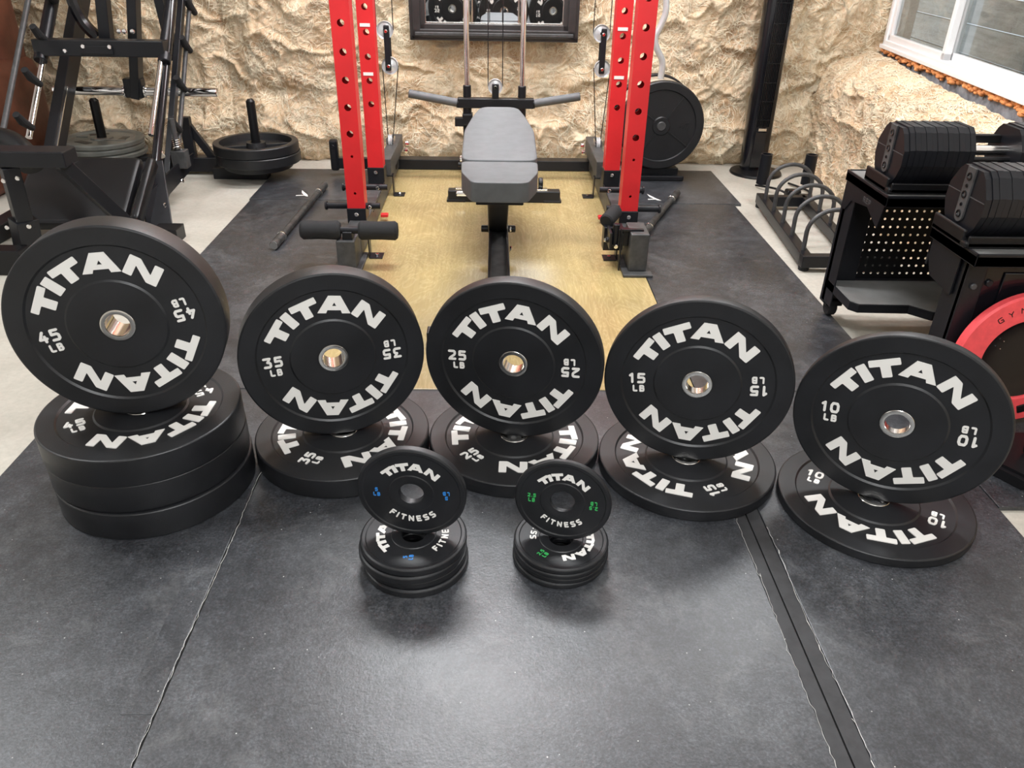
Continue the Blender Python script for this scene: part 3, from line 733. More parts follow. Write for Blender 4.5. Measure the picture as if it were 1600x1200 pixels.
# front feet
xr = .583
part(rack, 'front_foot', MB().box(.545, .619, 2.965, 3.12, 0.012, .168, .004), 'grey_metal', 'dusty tall foot block at the right front')
part(rack, 'foot_plate', MB().box(.520, .640, 2.925, 3.16, 0, .012, .003), 'grey_metal')
part(rack, 'bracket_strap', MB().box(.515, .600, 3.0, 3.018, .168, .176, .001).box(.509, .515, 3.0, 3.018, .0, .176, .001), 'blk')
part(rack, 'front_foot', MB().box(-.630, -.555, 2.965, 3.12, 0.012, .128, .004), 'grey_metal', 'dusty foot block at the left front')
part(rack, 'foot_plate', MB().box(-.650, -.535, 2.935, 3.16, 0, .012, .003), 'grey_metal')
fr = part(rack, 'roller_bar', MB().cyl((-.77, 3.0, .162), (-.384, 3.0, .162), .014, 20).box(-.605, -.565, 2.98, 3.05, .12, .16, .004), 'blk')
for x0, x1 in ((-.772, -.612), (-.542, -.384)):
    part(rack, 'foam_roller', MB().tube([(x0, 3, .162), (x0+.002, 3, .162), (x0+.012, 3, .162), (x0+.05, 3, .162), ((x0+x1)/2, 3, .162), (x1-.05, 3, .162), (x1-.012, 3, .162), (x1-.002, 3, .162), (x1, 3, .162)], [.015, .030, .038, .0365, .036, .0365, .038, .030, .015], 32), 'foam', 'black foam roller')
# right hand folded roller and latch
part(rack, 'latch_bracket', MB().box(.455, .535, 3.10, 3.16, .05, .15, .003).box(.47, .50, 3.04, 3.12, .085, .125, .003).box(.50, .545, 3.02, 3.05, .10, .17, .003).box(.465, .475, 3.0, 3.1, .09, .16, .002).box(.51, .52, 3.0, 3.1, .09, .16, .002), 'blk')
part(rack, 'latch_roller', MB().cyl((.463, 3.13, .165), (.515, 3.22, .185), .030, 24, .006), 'foam')
part(rack, 'latch_tube', MB().cyl((.492, 3.03, .10), (.492, 3.03, .19), .014, 18, .003).cyl((.455, 3.05, .115), (.54, 3.05, .115), .012, 18, .003), 'blk')
bolts(rack, [(.455, 3.05, .115)], (-1, 0, 0), .009); bolts(rack, [(.492, 3.0, .105)], (0, -1, 0), .009)
part(rack, 'red_pad', MB().box(.495, .53, 3.60, 3.63, .02, .035, .003), 'red'); part(rack, 'red_pad', MB().box(-.54, -.505, 3.60, 3.63, .02, .035, .003), 'red')
# rear crossbeam and stubs
part(rack, 'cross_beam', MB().box(-.60, .60, 4.545, 4.63, .002, .058, .003), 'blk', 'long flat floor beam at the back')
part(rack, 'storage_stub', MB().box(-.915, -.87, 4.38, 4.43, .03, .2, .012).box(-.88, -.55, 4.39, 4.43, .04, .10, .003), 'blk')
bolts(rack, [(-.893, 4.38, .165)], r=.010, mat='blk')
bolts(rack, [(-.50, 4.45, .17), (-.50, 4.38, .15)], (1, 0, 0), .016, .02); bolts(rack, [(.50, 4.45, .17), (.50, 4.38, .15)], (-1, 0, 0), .016, .02)
# pulleys
def pulley(parent, x, y, z, r, axis='y', w_=.012):
    Mx = Matrix.Translation((x, y, z)) @ (Matrix.Rotation(pi/2, 4, 'X') if axis == 'y' else Matrix.Rotation(pi/2, 4, 'Y'))
    o = part(parent, 'pulley', MB().lathe([(.008, -w_), (r*.45, -w_*.7), (r*.80, -w_*.5), (r, -w_), (r, -w_*.6), (r*.88, 0), (r, w_*.6), (r, w_), (r*.80, w_*.5), (r*.45, w_*.7), (.008, w_)], 40, Mx), 'pulley', 'shiny pulley wheel')
    return o
def cable(parent, pts): part(parent, 'cable', MB().tube(pts, .0024, 8), 'blk')
for sx, xc in ((-1, -.550), (1, .546)):
    y = 4.30
    link = MB().box(xc-.013, xc+.017, y-.03, y-.018, .575, .79, .012).box(xc-.013, xc+.017, y+.018, y+.03, .575, .79, .012)
    pulley(rack, xc-.008, y, .765, .042); pulley(rack, xc+.008, y, .598, .042)
    part(rack, 'pulley_link', link, 'blk'); bolts(rack, [(xc, y-.03, .762), (xc+.004, y-.03, .598)], r=.009)
    cable(rack, [(xc-.05, y, .765), (xc-.05, y, 2.15)]); cable(rack, [(xc+.034, y, .765), (xc+.034, y, 2.15)])
    cable(rack, [(xc-.034, y, .598), (xc-.034-sx*-.0, y+.02, .598), (xc-.012+.02*sx, 4.36, .20)]); cable(rack, [(xc+.05, y, .598), (xc+.012+.02*sx, 4.36, .20)])
    pulley(rack, xc+.02*sx, 4.36, .205, .034, 'x', .010)
    part(rack, 'pulley_bracket', MB().box(xc+.02*sx-.022, xc+.02*sx-.017, 4.33, 4.39, .17, .225, .001).box(xc+.02*sx+.017, xc+.02*sx+.022, 4.33, 4.39, .17, .225, .001), 'steel')
    cable(rack, [(xc+.02*sx, 4.34, .17), (xc-.0, 3.9, .115), (xc-.01*sx, 3.4, .112)])
# lat carriage on two chrome guide rods
for x in (-.149, .142):
    part(rack, 'guide_rod', MB().cyl((x, 4.35, .10), (x, 4.35, 2.15), .0145, 20), 'chrome', 'chrome guide rod')
    part(rack, 'rod_collar', MB().cyl((x, 4.35, .44), (x, 4.35, .50), .0215, 20, .003), 'blk')
    part(rack, 'rod_sleeve', MB().cyl((x, 4.35, .06), (x, 4.35, .39), .0235, 20, .002), 'blk')
car = part(rack, 'carriage_bar', MB().box(-.200, .206, 4.322, 4.375, .388, .437, .004), 'blk', 'black crossbar with two angled grips')
for sx, a, b_ in ((-1, (-.195, 4.345, .410), (-.458, 4.345, .455)), (1, (.202, 4.345, .412), (.452, 4.345, .452))):
    part(rack, 'handle_grip', MB().cyl(a, b_, .0215, 24, .003), 'vinyl', 'grey rubber handle grip')
    part(rack, 'grip_collar', MB().cyl(a, Vector(a)+(Vector(b_)-Vector(a)).normalized()*.008, .026, 24, .002), 'blk')
pulley(rack, 0.0, 4.35, .495, .038)
part(rack, 'pulley_bracket', MB().box(-.017, .019, 4.322, 4.332, .437, .512, .012).box(-.017, .019, 4.368, 4.378, .437, .512, .012), 'blk'); bolts(rack, [(.001, 4.322, .495)], r=.009)
cable(rack, [(-.038, 4.35, .495), (-.038, 4.35, 2.15)]); cable(rack, [(.038, 4.35, .495), (.038, 4.35, 2.15)])
part(rack, 'pin_block', MB().box(-.215, -.165, 4.31, 4.35, .295, .34, .003).box(-.175, -.12, 4.31, 4.38, .30, .36, .006), 'blk')
part(rack, 'weight_horn', MB().cyl((-.21, 4.5, .045), (-.15, 4.5, .045), .014, 16, .002), 'blk')

# ------------------------------------------------------------------ bench
bench = thing('weight_bench', 'grey padded adjustable weight bench with black frame in the middle of the rack', 'bench', (.02, 3.1, 0))
def pad(outline, z_of, th, bev=.014):
    b = bmesh.new(); lo = [b.verts.new((x, y, z_of(y)-th)) for x, y in outline]; hi = [b.verts.new((x, y, z_of(y))) for x, y in outline]
    b.faces.new(hi); b.faces.new(lo[::-1]); n = len(outline)
    for i in range(n): b.faces.new((lo[i], lo[(i+1) % n], hi[(i+1) % n], hi[i]))
    bmesh.ops.recalc_face_normals(b, faces=b.faces[:])
    ed = [e for e in b.edges if len(e.link_faces) == 2]
    bmesh.ops.bevel(b, geom=ed, offset=bev, segments=4, affect='EDGES', profile=.6, clamp_overlap=True)
    mb = MB(); mb._join(b); return mb
def rounded(poly, c, n=5):
    out = []; m = len(poly)
    for i in range(m):
        p = Vector(poly[i]); a = Vector(poly[i-1]); b = Vector(poly[(i+1) % m]); k = min(c, .45*(a-p).length, .45*(b-p).length)
        p0 = p+(a-p).normalized()*k; p1 = p+(b-p).normalized()*k
        for t in range(n+1):
            u = t/n; out.append(tuple(p0*(1-u)**2+p*2*u*(1-u)+p1*u*u))
    return out
xc = .018
zb = lambda y: .442+(y-3.02)*.075
part(bench, 'back_pad', pad(rounded([(xc-.147, 3.015), (xc+.147, 3.015), (xc+.149, 3.40), (xc+.118, 3.62), (xc+.085, 3.775), (xc-.085, 3.775), (xc-.118, 3.62), (xc-.149, 3.40)], .05), zb, .055), 'vinyl')
part(bench, 'seat', pad(rounded([(xc-.145, 2.992), (xc+.145, 2.992), (xc+.140, 2.84), (xc+.098, 2.70), (xc-.098, 2.70), (xc-.140, 2.84)], .03), lambda y: .442, .072), 'vinyl')
part(bench, 'seat_board', MB().box(xc-.085, xc+.085, 2.72, 3.0, .355, .372, .004), 'blk')
part(bench, 'back_rail', MB().box(xc-.05, xc+.05, 3.0, 3.70, .352, .388, .004), 'blk')
part(bench, 'seat_post', MB().beam((xc-.005, 2.80, .37), (xc-.005, 3.23, .10), .080, .05, .004), 'blk')
part(bench, 'rear_post', MB().beam((xc, 3.55, .37), (xc, 3.93, .05), .06, .05, .004), 'blk')
part(bench, 'base_beam', MB().box(xc-.035, xc+.033, 2.33, 3.93, .035, .095, .004), 'grey_metal')
part(bench, 'base_channel', MB().box(xc-.042, xc-.030, 2.6, 3.25, .05, .115, .002).box(xc+.028, xc+.040, 2.6, 3.25, .05, .115, .002), 'blk')
part(bench, 'cross_pin', MB().cyl((xc-.075, 3.22, .10), (xc+.072, 3.22, .10), .015, 18, .003), 'blk')
bolts(bench, [(xc+.045, 3.1, .14), (xc+.045, 3.0, .09)], (1, 0, 0), .012)
part(bench, 'rear_stabilizer', MB().box(-.238, .335, 3.925, 3.985, .0, .058, .004).box(-.245, -.15, 3.922, 3.99, 0, .012, .002).box(.25, .342, 3.922, 3.99, 0, .012, .002), 'blk')
part(bench, 'front_stabilizer', MB().box(xc-.24, xc+.24, 2.30, 2.355, 0, .055, .004), 'blk')
part(bench, 'transport_wheel', MB().cyl((.225, 3.99, .085), (.248, 3.99, .085), .028, 24, .004), 'vinyl_black')
part(bench, 'pivot_plate', MB().box(.195, .27, 3.935, 3.975, .058, .066, .001).box(-.20, -.15, 3.935, 3.975, .058, .066, .001), 'steel')
part(bench, 'locking_knob', MB().cyl((xc-.17, 3.05, .30), (xc-.125, 3.05, .30), .010, 16, .003).cyl((xc-.13, 3.2, .4), (xc-.16, 3.2, .4), .012, 16, .002), 'steel')

# ------------------------------------------------------------------ bars on the mats
def floor_bar(p0, p1, label, r=.019):
    p0 = Vector(p0); p1 = Vector(p1); t = thing('weight_bar', label, 'bar', ((p0+p1)/2)[:], 'short bars lying on the mats beside the rack')
    d = (p1-p0).normalized(); L_ = (p1-p0).length
    part(t, 'shaft', MB().cyl(p0+d*.12, p1-d*.14, r*.78, 20), 'barsteel')
    for a, b_ in ((p0, p0+d*.12), (p1-d*.14, p1)):
        part(t, 'sleeve', MB().cyl(a, b_, r, 24, .002), 'barsteel')
    part(t, 'collar', MB().cyl(p0+d*.115, p0+d*.124, r*1.12, 24, .001), 'steel', 'bright ring')
    part(t, 'collar', MB().cyl(p1-d*.145, p1-d*.137, r*1.12, 24, .001), 'steel', 'bright ring')
    part(t, 'end_cap', MB().cyl(p0-d*.002, p0+d*.002, r*.9, 24), 'steel', 'bright bar end')
floor_bar((-.945, 3.20, .0218), (-.905, 4.13, .0218), 'worn steel bar lying on the mat left of the rack')
floor_bar((.67, 3.38, .0218), (.966, 4.06, .0218), 'worn steel bar lying on the mat right of the rack')
for nm, pts, lb in (('l', [(-1.02, 4.10), (-.975, 4.02), (-.965, 3.985), (-.985, 4.0), (-1.01, 4.05)], 'left'), ('r', [(.815, 4.10), (.85, 4.02), (.87, 3.985), (.85, 3.99), (.82, 4.05)], 'right')):
    tag(MB().prism(pts, .001, .0022).prism([(p[0]-.012, p[1]-.09) for p in pts[:1]]+[(pts[0][0]+.035, pts[0][1]-.085), (pts[0][0]+.035, pts[0][1]-.093), (pts[0][0]-.01, pts[0][1]-.102)], .001, .0018).build('paper_scrap', 'white'), 'white paper scrap on the mat beside the %s bar' % lb, 'paper')

# ------------------------------------------------------------------ vertical plate storage behind the right posts
CX, CZ, YF = .905, .302, 4.375
Rx = lambda y: Matrix.Translation((CX, y, CZ)) @ Matrix.Rotation(pi/2, 4, 'X')
st = thing('plate_stand', 'low black cradle stand under the upright iron plates', 'plate stand', (CX, 4.5, 0))
part(st, 'base', MB().box(CX-.16, CX+.16, 4.36, 4.68, .002, .03, .006).box(CX-.15, CX+.13, 4.39, 4.42, .02, .066, .004), 'blk')
part(st, 'spindle', MB().cyl((CX, 4.345, CZ), (CX, 4.69, CZ), .0250, 28, .004), 'grey_metal', 'grey spindle end')
part(st, 'back_post', MB().box(CX-.03, CX+.03, 4.66, 4.70, .02, .40, .004), 'blk')
def iron_plate(y, T, R, mat, label, text_on=False, group='iron plates stored upright behind the rack'):
    t = thing('iron_plate', label, 'weight plate', (CX, y, CZ), group)
    h = T/2
    pf = [(.026, h), (.045, h), (.050, h-.006), (R*.795, h-.008), (R*.815, h), (R-.006, h), (R, h-.006), (R, -h+.006), (R-.006, -h), (.026, -h)]
    part(t, 'disc', MB().lathe(pf, 96, Rx(y)), mat)
    if text_on:
        sp = MB()
        for a in (55, 145, 235, 325):
            sp.box(.048, R*.79, -.003, .003, h-.0085, h-.002, .001, Rx(y) @ Matrix.Rotation(radians(a), 4, 'Z'))
        part(t, 'rib', sp, mat)
        tx = MB(); text(tx, '45', .034, .007, .007, h-.0085, h-.005, Rx(y) @ Matrix.Translation((.125, -.012, 0)), .95)
        text(tx, 'LB', .018, .004, .004, h-.0085, h-.006, Rx(y) @ Matrix.Translation((0, .095, 0)), .95)
        part(t, 'casting_text', tx, mat)
iron_plate(YF, .05, .232, 'castiron', 'black 45 iron plate with four ribs, frontmost in the upright storage', True)
for k in range(3): iron_plate(YF+.055+.06*k+.005, .055, .222, 'drum', 'tan-edged plate in the upright storage, %s behind the black front plate' % ('first', 'second', 'third')[k])
iron_plate(YF+.055+.18+.012, .045, .232, 'castiron', 'black rearmost plate in the upright storage against the tan wall')
cb = thing('curl_handle', 'bent chrome bar standing above the upright plates behind the right front post', 'handle', (.90, 4.5, .53))
def smooth_path(pts, n=6):
    P = [Vector(p) for p in pts]; out = []
    for i in range(len(P)-1):
        a = P[max(i-1, 0)]; b = P[i]; c = P[i+1]; d = P[min(i+2, len(P)-1)]
        for t in range(n):
            u = t/n; out.append(.5*((2*b)+(c-a)*u+(2*a-5*b+4*c-d)*u*u+(3*b-a-3*c+d)*u**3))
    out.append(P[-1]); return out
part(cb, 'handle', MB().tube(smooth_path([(.900, 4.49, .525), (.903, 4.49, .585), (.895, 4.49, .625), (.862, 4.49, .68), (.850, 4.49, .73), (.872, 4.49, .79), (.890, 4.49, .85), (.885, 4.49, .92), (.86, 4.49, 1.0), (.84, 4.49, 1.1)]), .017, 18), 'pulley')

# ------------------------------------------------------------------ framed mirror
mr = thing('framed_mirror', 'large rectangular mirror in a dark moulded frame on the tan wall', 'mirror', (0, 4.69, .68))
x0, x1, z0, z1, yb, yf = -.470, .456, .680, 1.62, 4.735, 4.665
fm = MB()
def frame_ring(mb, o0, o1, ya, yc, yb_):
    # moulding between insets o0..o1
    for (ax0, ax1, az0, az1) in ((x0+o0, x1-o0, z0+o0, z0+o1), (x0+o0, x1-o0, z1-o1, z1-o0), (x0+o0, x0+o1, z0+o0, z1-o0), (x1-o1, x1-o0, z0+o0, z1-o0)):
        mb.box(ax0, ax1, ya, yb_, az0, az1, .004, None, 2)
frame_ring(fm, 0, .030, yf+.008, 0, yb); frame_ring(fm, .018, .060, yf-.006, 0, yb); frame_ring(fm, .055, .086, yf+.010, 0, yb)
part(mr, 'frame', fm, 'frame')
part(mr, 'bevel_strip', MB().box(x0+.028, x1-.028, yf-.010, yf, z0+.026, z0+.046, .008), 'grey_metal', 'satin grey strip of the moulding')  # lighter grey bar along the frame's lower moulding
part(mr, 'inner_lip', MB().box(x0+.084, x1-.084, yf+.016, yf+.03, z0+.084, z0+.092, .001).box(x0+.084, x0+.090, yf+.016, yf+.03, z0+.084, z1-.084, .001).box(x1-.090, x1-.084, yf+.016, yf+.03, z0+.084, z1-.084, .001), 'steel')
part(mr, 'mirror_glass', MB().box(x0+.080, x1-.080, yf+.026, yf+.032, z0+.080, z1-.080, 0), 'mirror')

# ------------------------------------------------------------------ tower fan
fan = thing('tower_fan', 'tall black tower fan on a round base in the corner', 'fan', (1.54, 4.62, FZ))
b = MB().lathe([(0, 0), (.145, 0), (.150, .006), (.146, .016), (.10, .024), (0, .026)], 64, Matrix.Translation((1.545, 4.60, FZ)), closed=False)
part(fan, 'base', b, 'vinyl_black')
def loft(mb, secs, n=32):
    rings = []
    for (cx, cy, rx, ry, z) in secs:
        rings.append([mb.bm.verts.new((cx+rx*(abs(cos(2*pi*k/n))**.6)*(1 if cos(2*pi*k/n) >= 0 else -1), cy+ry*(abs(sin(2*pi*k/n))**.6)*(1 if sin(2*pi*k/n) >= 0 else -1), z)) for k in range(n)])
    for a, c_ in zip(rings, rings[1:]):
        for k in range(n): mb.bm.faces.new((a[k], a[(k+1) % n], c_[(k+1) % n], c_[k]))
    mb.bm.faces.new(rings[0][::-1]); mb.bm.faces.new(rings[-1]); return mb
part(fan, 'column', loft(MB(), [(1.528, 4.62, .070, .052, .012), (1.528, 4.62, .074, .055, .05), (1.520, 4.62, .076, .056, .9), (1.518, 4.62, .070, .05, 1.05)]), 'blk_glossy')
part(fan, 'front_panel', MB().box(1.493, 1.563, 4.5585, 4.575, .03, .235, .004), 'blk_glossy')
gr = MB()
for k in range(9): gr.box(1.492+k*.009, 1.495+k*.009, 4.556, 4.566, .262, 1.0, .001)
for z in (.30, .40, .50, .60, .70, .80, .90): gr.box(1.490, 1.567, 4.555, 4.560, z, z+.003, .001)
part(fan, 'grille', gr, 'vinyl_black')
part(fan, 'maker_label', MB().box(1.507, 1.553, 4.5545, 4.558, .240, .255, .001), 'steel', 'small silver label')

# ------------------------------------------------------------------ arc storage rack on the floor
ar = thing('plate_rack', 'low black plate rack with curved dividers on the concrete by the right wall', 'plate rack', (1.45, 3.5, FZ))
xl = lambda y: 1.305+.062*(y-3.1)/.75
W_ = .222
part(ar, 'side_rail', MB().beam((xl(3.04), 3.04, .033), (xl(3.95), 3.95, .033), .045, .05), 'blk')
part(ar, 'side_rail', MB().beam((xl(3.04)+W_, 3.04, .033), (xl(3.95)+W_, 3.95, .033), .045, .05), 'blk')
part(ar, 'end_rail', MB().beam((xl(3.04)-.022, 3.05, .033), (xl(3.04)+W_+.16, 3.055, .033), .045, .05), 'blk')
part(ar, 'end_rail', MB().beam((xl(3.9), 3.90, .033), (xl(3.9)+W_, 3.90, .033), .045, .05), 'blk')
for x, y in ((xl(3.06), 3.06), (xl(3.93), 3.93), (xl(3.06)+W_, 3.06), (xl(3.93)+W_, 3.93)):
    part(ar, 'rubber_foot', MB().cyl((x, y, FZ), (x, y, .01), .022, 16, .003), 'foam')
for y in (3.11, 3.30, 3.475, 3.66, 3.845):
    xa = xl(y); pts = [(xa, y, .05)]
    for k in range(17):
        a = pi-pi*k/16; pts.append((xa+W_/2+W_/2*cos(a), y+.004, .135+.096*sin(a)))
    pts.append((xa+W_, y, .05)); part(ar, 'divider', MB().tube(pts, .0095, 12), 'grey_metal')
for x in (xl(3.92), xl(3.92)+W_+.008):
    part(ar, 'bar_socket', MB().lathe([(.022, .20), (.029, .20), (.030, .05), (.022, .05)], 32, Matrix.Translation((x, 3.955, .055))), 'blk')
cc = thing('cable_loop', 'black cable with ties dropped behind the curved divider rack', 'cable', (1.5, 4.3, FZ))
part(cc, 'cord', MB().tube(smooth_path([(1.46, 4.30, 0), (1.53, 4.16, .02), (1.60, 4.10, .0), (1.68, 4.06, .0), (1.72, 4.2, .0), (1.66, 4.35, 0)]), .006, 8), 'vinyl_black')
part(cc, 'plug', MB().box(1.56, 1.64, 4.08, 4.13, FZ, .035, .01), 'vinyl_black')

# ------------------------------------------------------------------ dumbbell carts
def rim_tray(x0, x1, y0, y1, z0, z1, lip=.005):
    m_ = MB().box(x0, x1, y0, y1, z0, z1-lip, .003)
    m_.box(x0, x0+.006, y0, y1, z0, z1, .002).box(x1-.006, x1, y0, y1, z0, z1, .002).box(x0, x1, y0, y0+.006, z0, z1, .002).box(x0, x1, y1-.006, y1, z0, z1, .002); return m_
cart = thing('dumbbell_stand', 'black dumbbell stand with perforated back panel, farther of the two at the right', 'dumbbell stand', (1.47, 2.5, FZ))
part(cart, 'top_tray', rim_tray(1.190, 1.70, 2.300, 2.615, .490, .526), 'blk')
part(cart, 'tray_liner', MB().box(1.197, 1.693, 2.307, 2.608, .5205, .5225, .0005), 'liner', 'grey tray liner')
for x0, x1, cz in ((1.196, 1.292, .0318), (1.600, 1.695, .020)):
    part(cart, 'leg', MB().box(x0, x1, 2.575, 2.618, .05, .492, .004).box(x0, x0+.004, 2.52, 2.6, .06, .49, .001), 'blk')
    part(cart, 'caster', MB().cyl((x0+.02, 2.59, cz), (x0+.05, 2.59, cz), .031, 24, .004).box(x0+.005, x0+.065, 2.56, 2.62, .045, .066, .004), 'foam')
gus = MB(); MX = lambda x: Matrix(((0, 0, 1, x), (1, 0, 0, 0), (0, 1, 0, 0), (0, 0, 0, 1)))   # local (x,y,z) -> (y,z,x)
gus.prism([(2.60, .492), (2.312, .492), (2.33, .415), (2.42, .455), (2.54, .44), (2.575, .40), (2.60, .40)], 0, .004, MX(1.192))
part(cart, 'gusset', gus, 'blk')
lt = MB(); MXn = Matrix(((0, 0, -1, 1.1925), (-1, 0, 0, 2.43), (0, 1, 0, .462), (0, 0, 0, 1)))
text(lt, 'REP', .018, .004, .004, 0, .0012, MXn, 1.4)
part(cart, 'lettering', lt, 'grey_metal', 'dull embossed letters')
def pegboard(x0, x1, y, z0, z1, nx, nz, sx_, sz_, hx, hz, r):
    b = bmesh.new(); n = 8
    xs = [hx+i*sx_ for i in range(nx)]; zz = [hz+j*sz_ for j in range(nz)]
    for i in range(nx):
        for j in range(nz):
            ax0 = x0 if i == 0 else xs[i]-sx_/2; ax1 = x1 if i == nx-1 else xs[i]+sx_/2
            az0 = z0 if j == 0 else zz[j]-sz_/2; az1 = z1 if j == nz-1 else zz[j]+sz_/2
            cx, cz = xs[i], zz[j]; ci = []; 
            for k in range(n): a = 2*pi*k/n+pi/8; ci.append(b.verts.new((cx+r*cos(a), y, cz+r*sin(a))))
            c4 = [b.verts.new(p) for p in ((ax1, y, az1), (ax0, y, az1), (ax0, y, az0), (ax1, y, az0))]
            # ring of quads/tris: octagon verts 0,1 face the +x+z corner etc.
            for q in range(4):
                b.faces.new([c4[q], ci[(2*q+0) % 8], ci[(2*q+1) % 8]][::-1]) if False else b.faces.new([c4[q], ci[(2*q+1) % 8], ci[(2*q) % 8]])
                b.faces.new([c4[q], c4[(q+1) % 4], ci[(2*q+2) % 8], ci[(2*q+1) % 8]])
    bmesh.ops.remove_doubles(b, verts=b.verts[:], dist=1e-6)
    mb = MB(); mb._join(b); return mb
part(cart, 'perforated_panel', pegboard(1.285, 1.66, 2.605, .13, .492, 14, 10, .0262, .0285, 1.304, .158, .0044), 'vinyl_black')
ls = MB().prism([(1.196, 2.60), (1.196, 2.385), (1.218, 2.36), (1.385, 2.355), (1.44, 2.30), (1.70, 2.30), (1.70, 2.60)], .112, .140)
part(cart, 'lower_shelf', ls, 'blk')
part(cart, 'shelf_liner', MB().prism([(1.20, 2.57), (1.20, 2.39), (1.221, 2.366), (1.388, 2.361), (1.443, 2.306), (1.64, 2.306), (1.64, 2.57)], .140, .1415), 'liner', 'grey shelf top')

cart2 = thing('dumbbell_stand', 'black dumbbell stand with a solid glossy front panel, nearer of the two at the right', 'dumbbell stand', (1.5, 1.98, 0))
part(cart2, 'top_tray', rim_tray(1.236, 1.70, 1.865, 2.105, .468, .504), 'blk')
part(cart2, 'tray_liner', MB().box(1.243, 1.693, 1.872, 2.098, .4985, .5005, .0005), 'liner', 'grey tray liner')
part(cart2, 'leg', MB().box(1.250, 1.304, 1.905, 1.925, .002, .470, .004).box(1.250, 1.254, 1.905, 1.99, .002, .474, .001), 'blk')
part(cart2, 'leg', MB().box(1.63, 1.69, 1.905, 1.925, .002, .474, .004), 'blk')
part(cart2, 'front_panel', MB().box(1.302, 1.63, 1.918, 1.928, .06, .470, .002).box(1.357, 1.63, 1.912, 1.919, .1, .435, .003), 'blk_glossy')
bolts(cart2, [(1.324, 1.918, .405)], r=.010, mat='blk'); bolts(cart2, [(1.276, 1.905, .40)], r=.009, mat='grey_metal')
gus = MB().prism([(1.94, .472), (2.10, .474), (2.10, .43), (2.06, .37), (1.94, .36)], 0, .004, MX(1.242)).box(1.242, 1.272, 2.09, 2.10, .39, .47, .002)
part(cart2, 'gusset', gus, 'blk')

def dumbbell(x0, yc, zt_, label, full=True):
    t = thing('adjustable_dumbbell', label, 'dumbbell', (x0+.28, yc, zt_), 'adjustable dumbbells on the stands')
    z0 = zt_+.021; hw = .094; H = .172
    prof = [(-.052, 0), (.052, 0), (.078, .030), (hw, .066), (hw-.002, .112), (.062, .158), (.044, H), (-.044, H), (-.062, .158), (-hw+.002, .112), (-hw, .066), (-.078, .030)]
    def Mp(x): return Matrix(((0, 0, 1, x), (1, 0, 0, yc), (0, 1, 0, z0), (0, 0, 0, 1)))
    spans = ((x0, 1), (x0+.355, -1))
    for xs_, s in spans:
        n = 13; pitch = .215/n
        for k in range(n):
            sc = 1-.008*(k % 2)-(.03 if k == 0 else 0)
            poly = [(a*sc, b_*sc+.0003) for a, b_ in prof]
            part(t, 'weight_disc', MB().prism(poly, .0003, pitch-.0005, Mp(xs_+k*pitch)), 'blk')
    xo = x0-.0005
    def face(x, s):
        # strap plate on the outer face
        Mf = Matrix(((0, 0, -1, x), (-1, 0, 0, yc), (0, 1, 0, z0), (0, 0, 0, 1))) if s > 0 else Matrix(((0, 0, 1, x), (1, 0, 0, yc), (0, 1, 0, z0), (0, 0, 0, 1)))
        poly = [(-.019, H-.004), (-.019, .045)]+[(.019*cos(pi+pi*k/8), .045+.019*sin(pi+pi*k/8)) for k in range(1, 8)]+[(.019, .045), (.019, H-.004)]
        part(t, 'end_strap', MB().prism(poly, 0, .005, Mf), 'grey_metal', 'dull grey end strap')
        rg = MB()
        for zz_, rr in ((.047, .010), (.098, .010), (.145, .010), (.072, .0045), (.121, .0045)):
            rg.lathe([(rr*.55, .005), (rr*.7, .0075), (rr, .0075), (rr*1.05, .005)], 20, Mf @ Matrix.Translation((0, zz_, 0)))
        part(t, 'end_screw', rg, 'blk_glossy')
        part(t, 'face_seam', MB().box(-.088, -.021, .096, .0985, 0, .0012, 0, Mf).box(.021, .088, .096, .0985, 0, .0012, 0, Mf), 'grey_metal')
    face(x0, 1)
    part(t, 'handle', MB().cyl((x0+.21, yc, z0+.095), (x0+.36, yc, z0+.095), .0155, 24), 'steel', 'bright steel handle')
    part(t, 'selector_rod', MB().cyl((x0+.21, yc-.035, z0+.075), (x0+.36, yc-.035, z0+.075), .009, 14).box(x0+.21, x0+.36, yc+.03, yc+.05, z0+.11, z0+.135, .003).box(x0+.21, x0+.36, yc-.045, yc-.02, z0+.035, z0+.055, .003), 'vinyl_black')
    c = MB().box(x0-.018, x0+.235, yc-.088, yc+.088, zt_, zt_+.020, .006).box(x0-.018, x0-.008, yc-.07, yc+.088, zt_, zt_+.045, .004).box(x0+.34, x0+.59, yc-.088, yc+.088, zt_, zt_+.020, .006).box(x0+.2, x0+.36, yc-.03, yc+.03, zt_, zt_+.016, .004)
    c.box(x0-.010, x0+.225, yc-.088, yc-.080, zt_, zt_+.034, .004)
    cr = tag(c.build('dumbbell_cradle', 'vinyl_black', org=(x0+.28, yc, zt_)), 'black plastic cradle under the %s' % ('farther dumbbell' if yc > 2.2 else 'nearer dumbbell'), 'cradle', 'dumbbell cradles')
dumbbell(1.216, 2.415, .5230, 'black adjustable dumbbell resting on the farther stand by the tan wall')
dumbbell(1.240, 2.000, .5010, 'black adjustable dumbbell on the nearer stand, cut by the right edge of the photo')

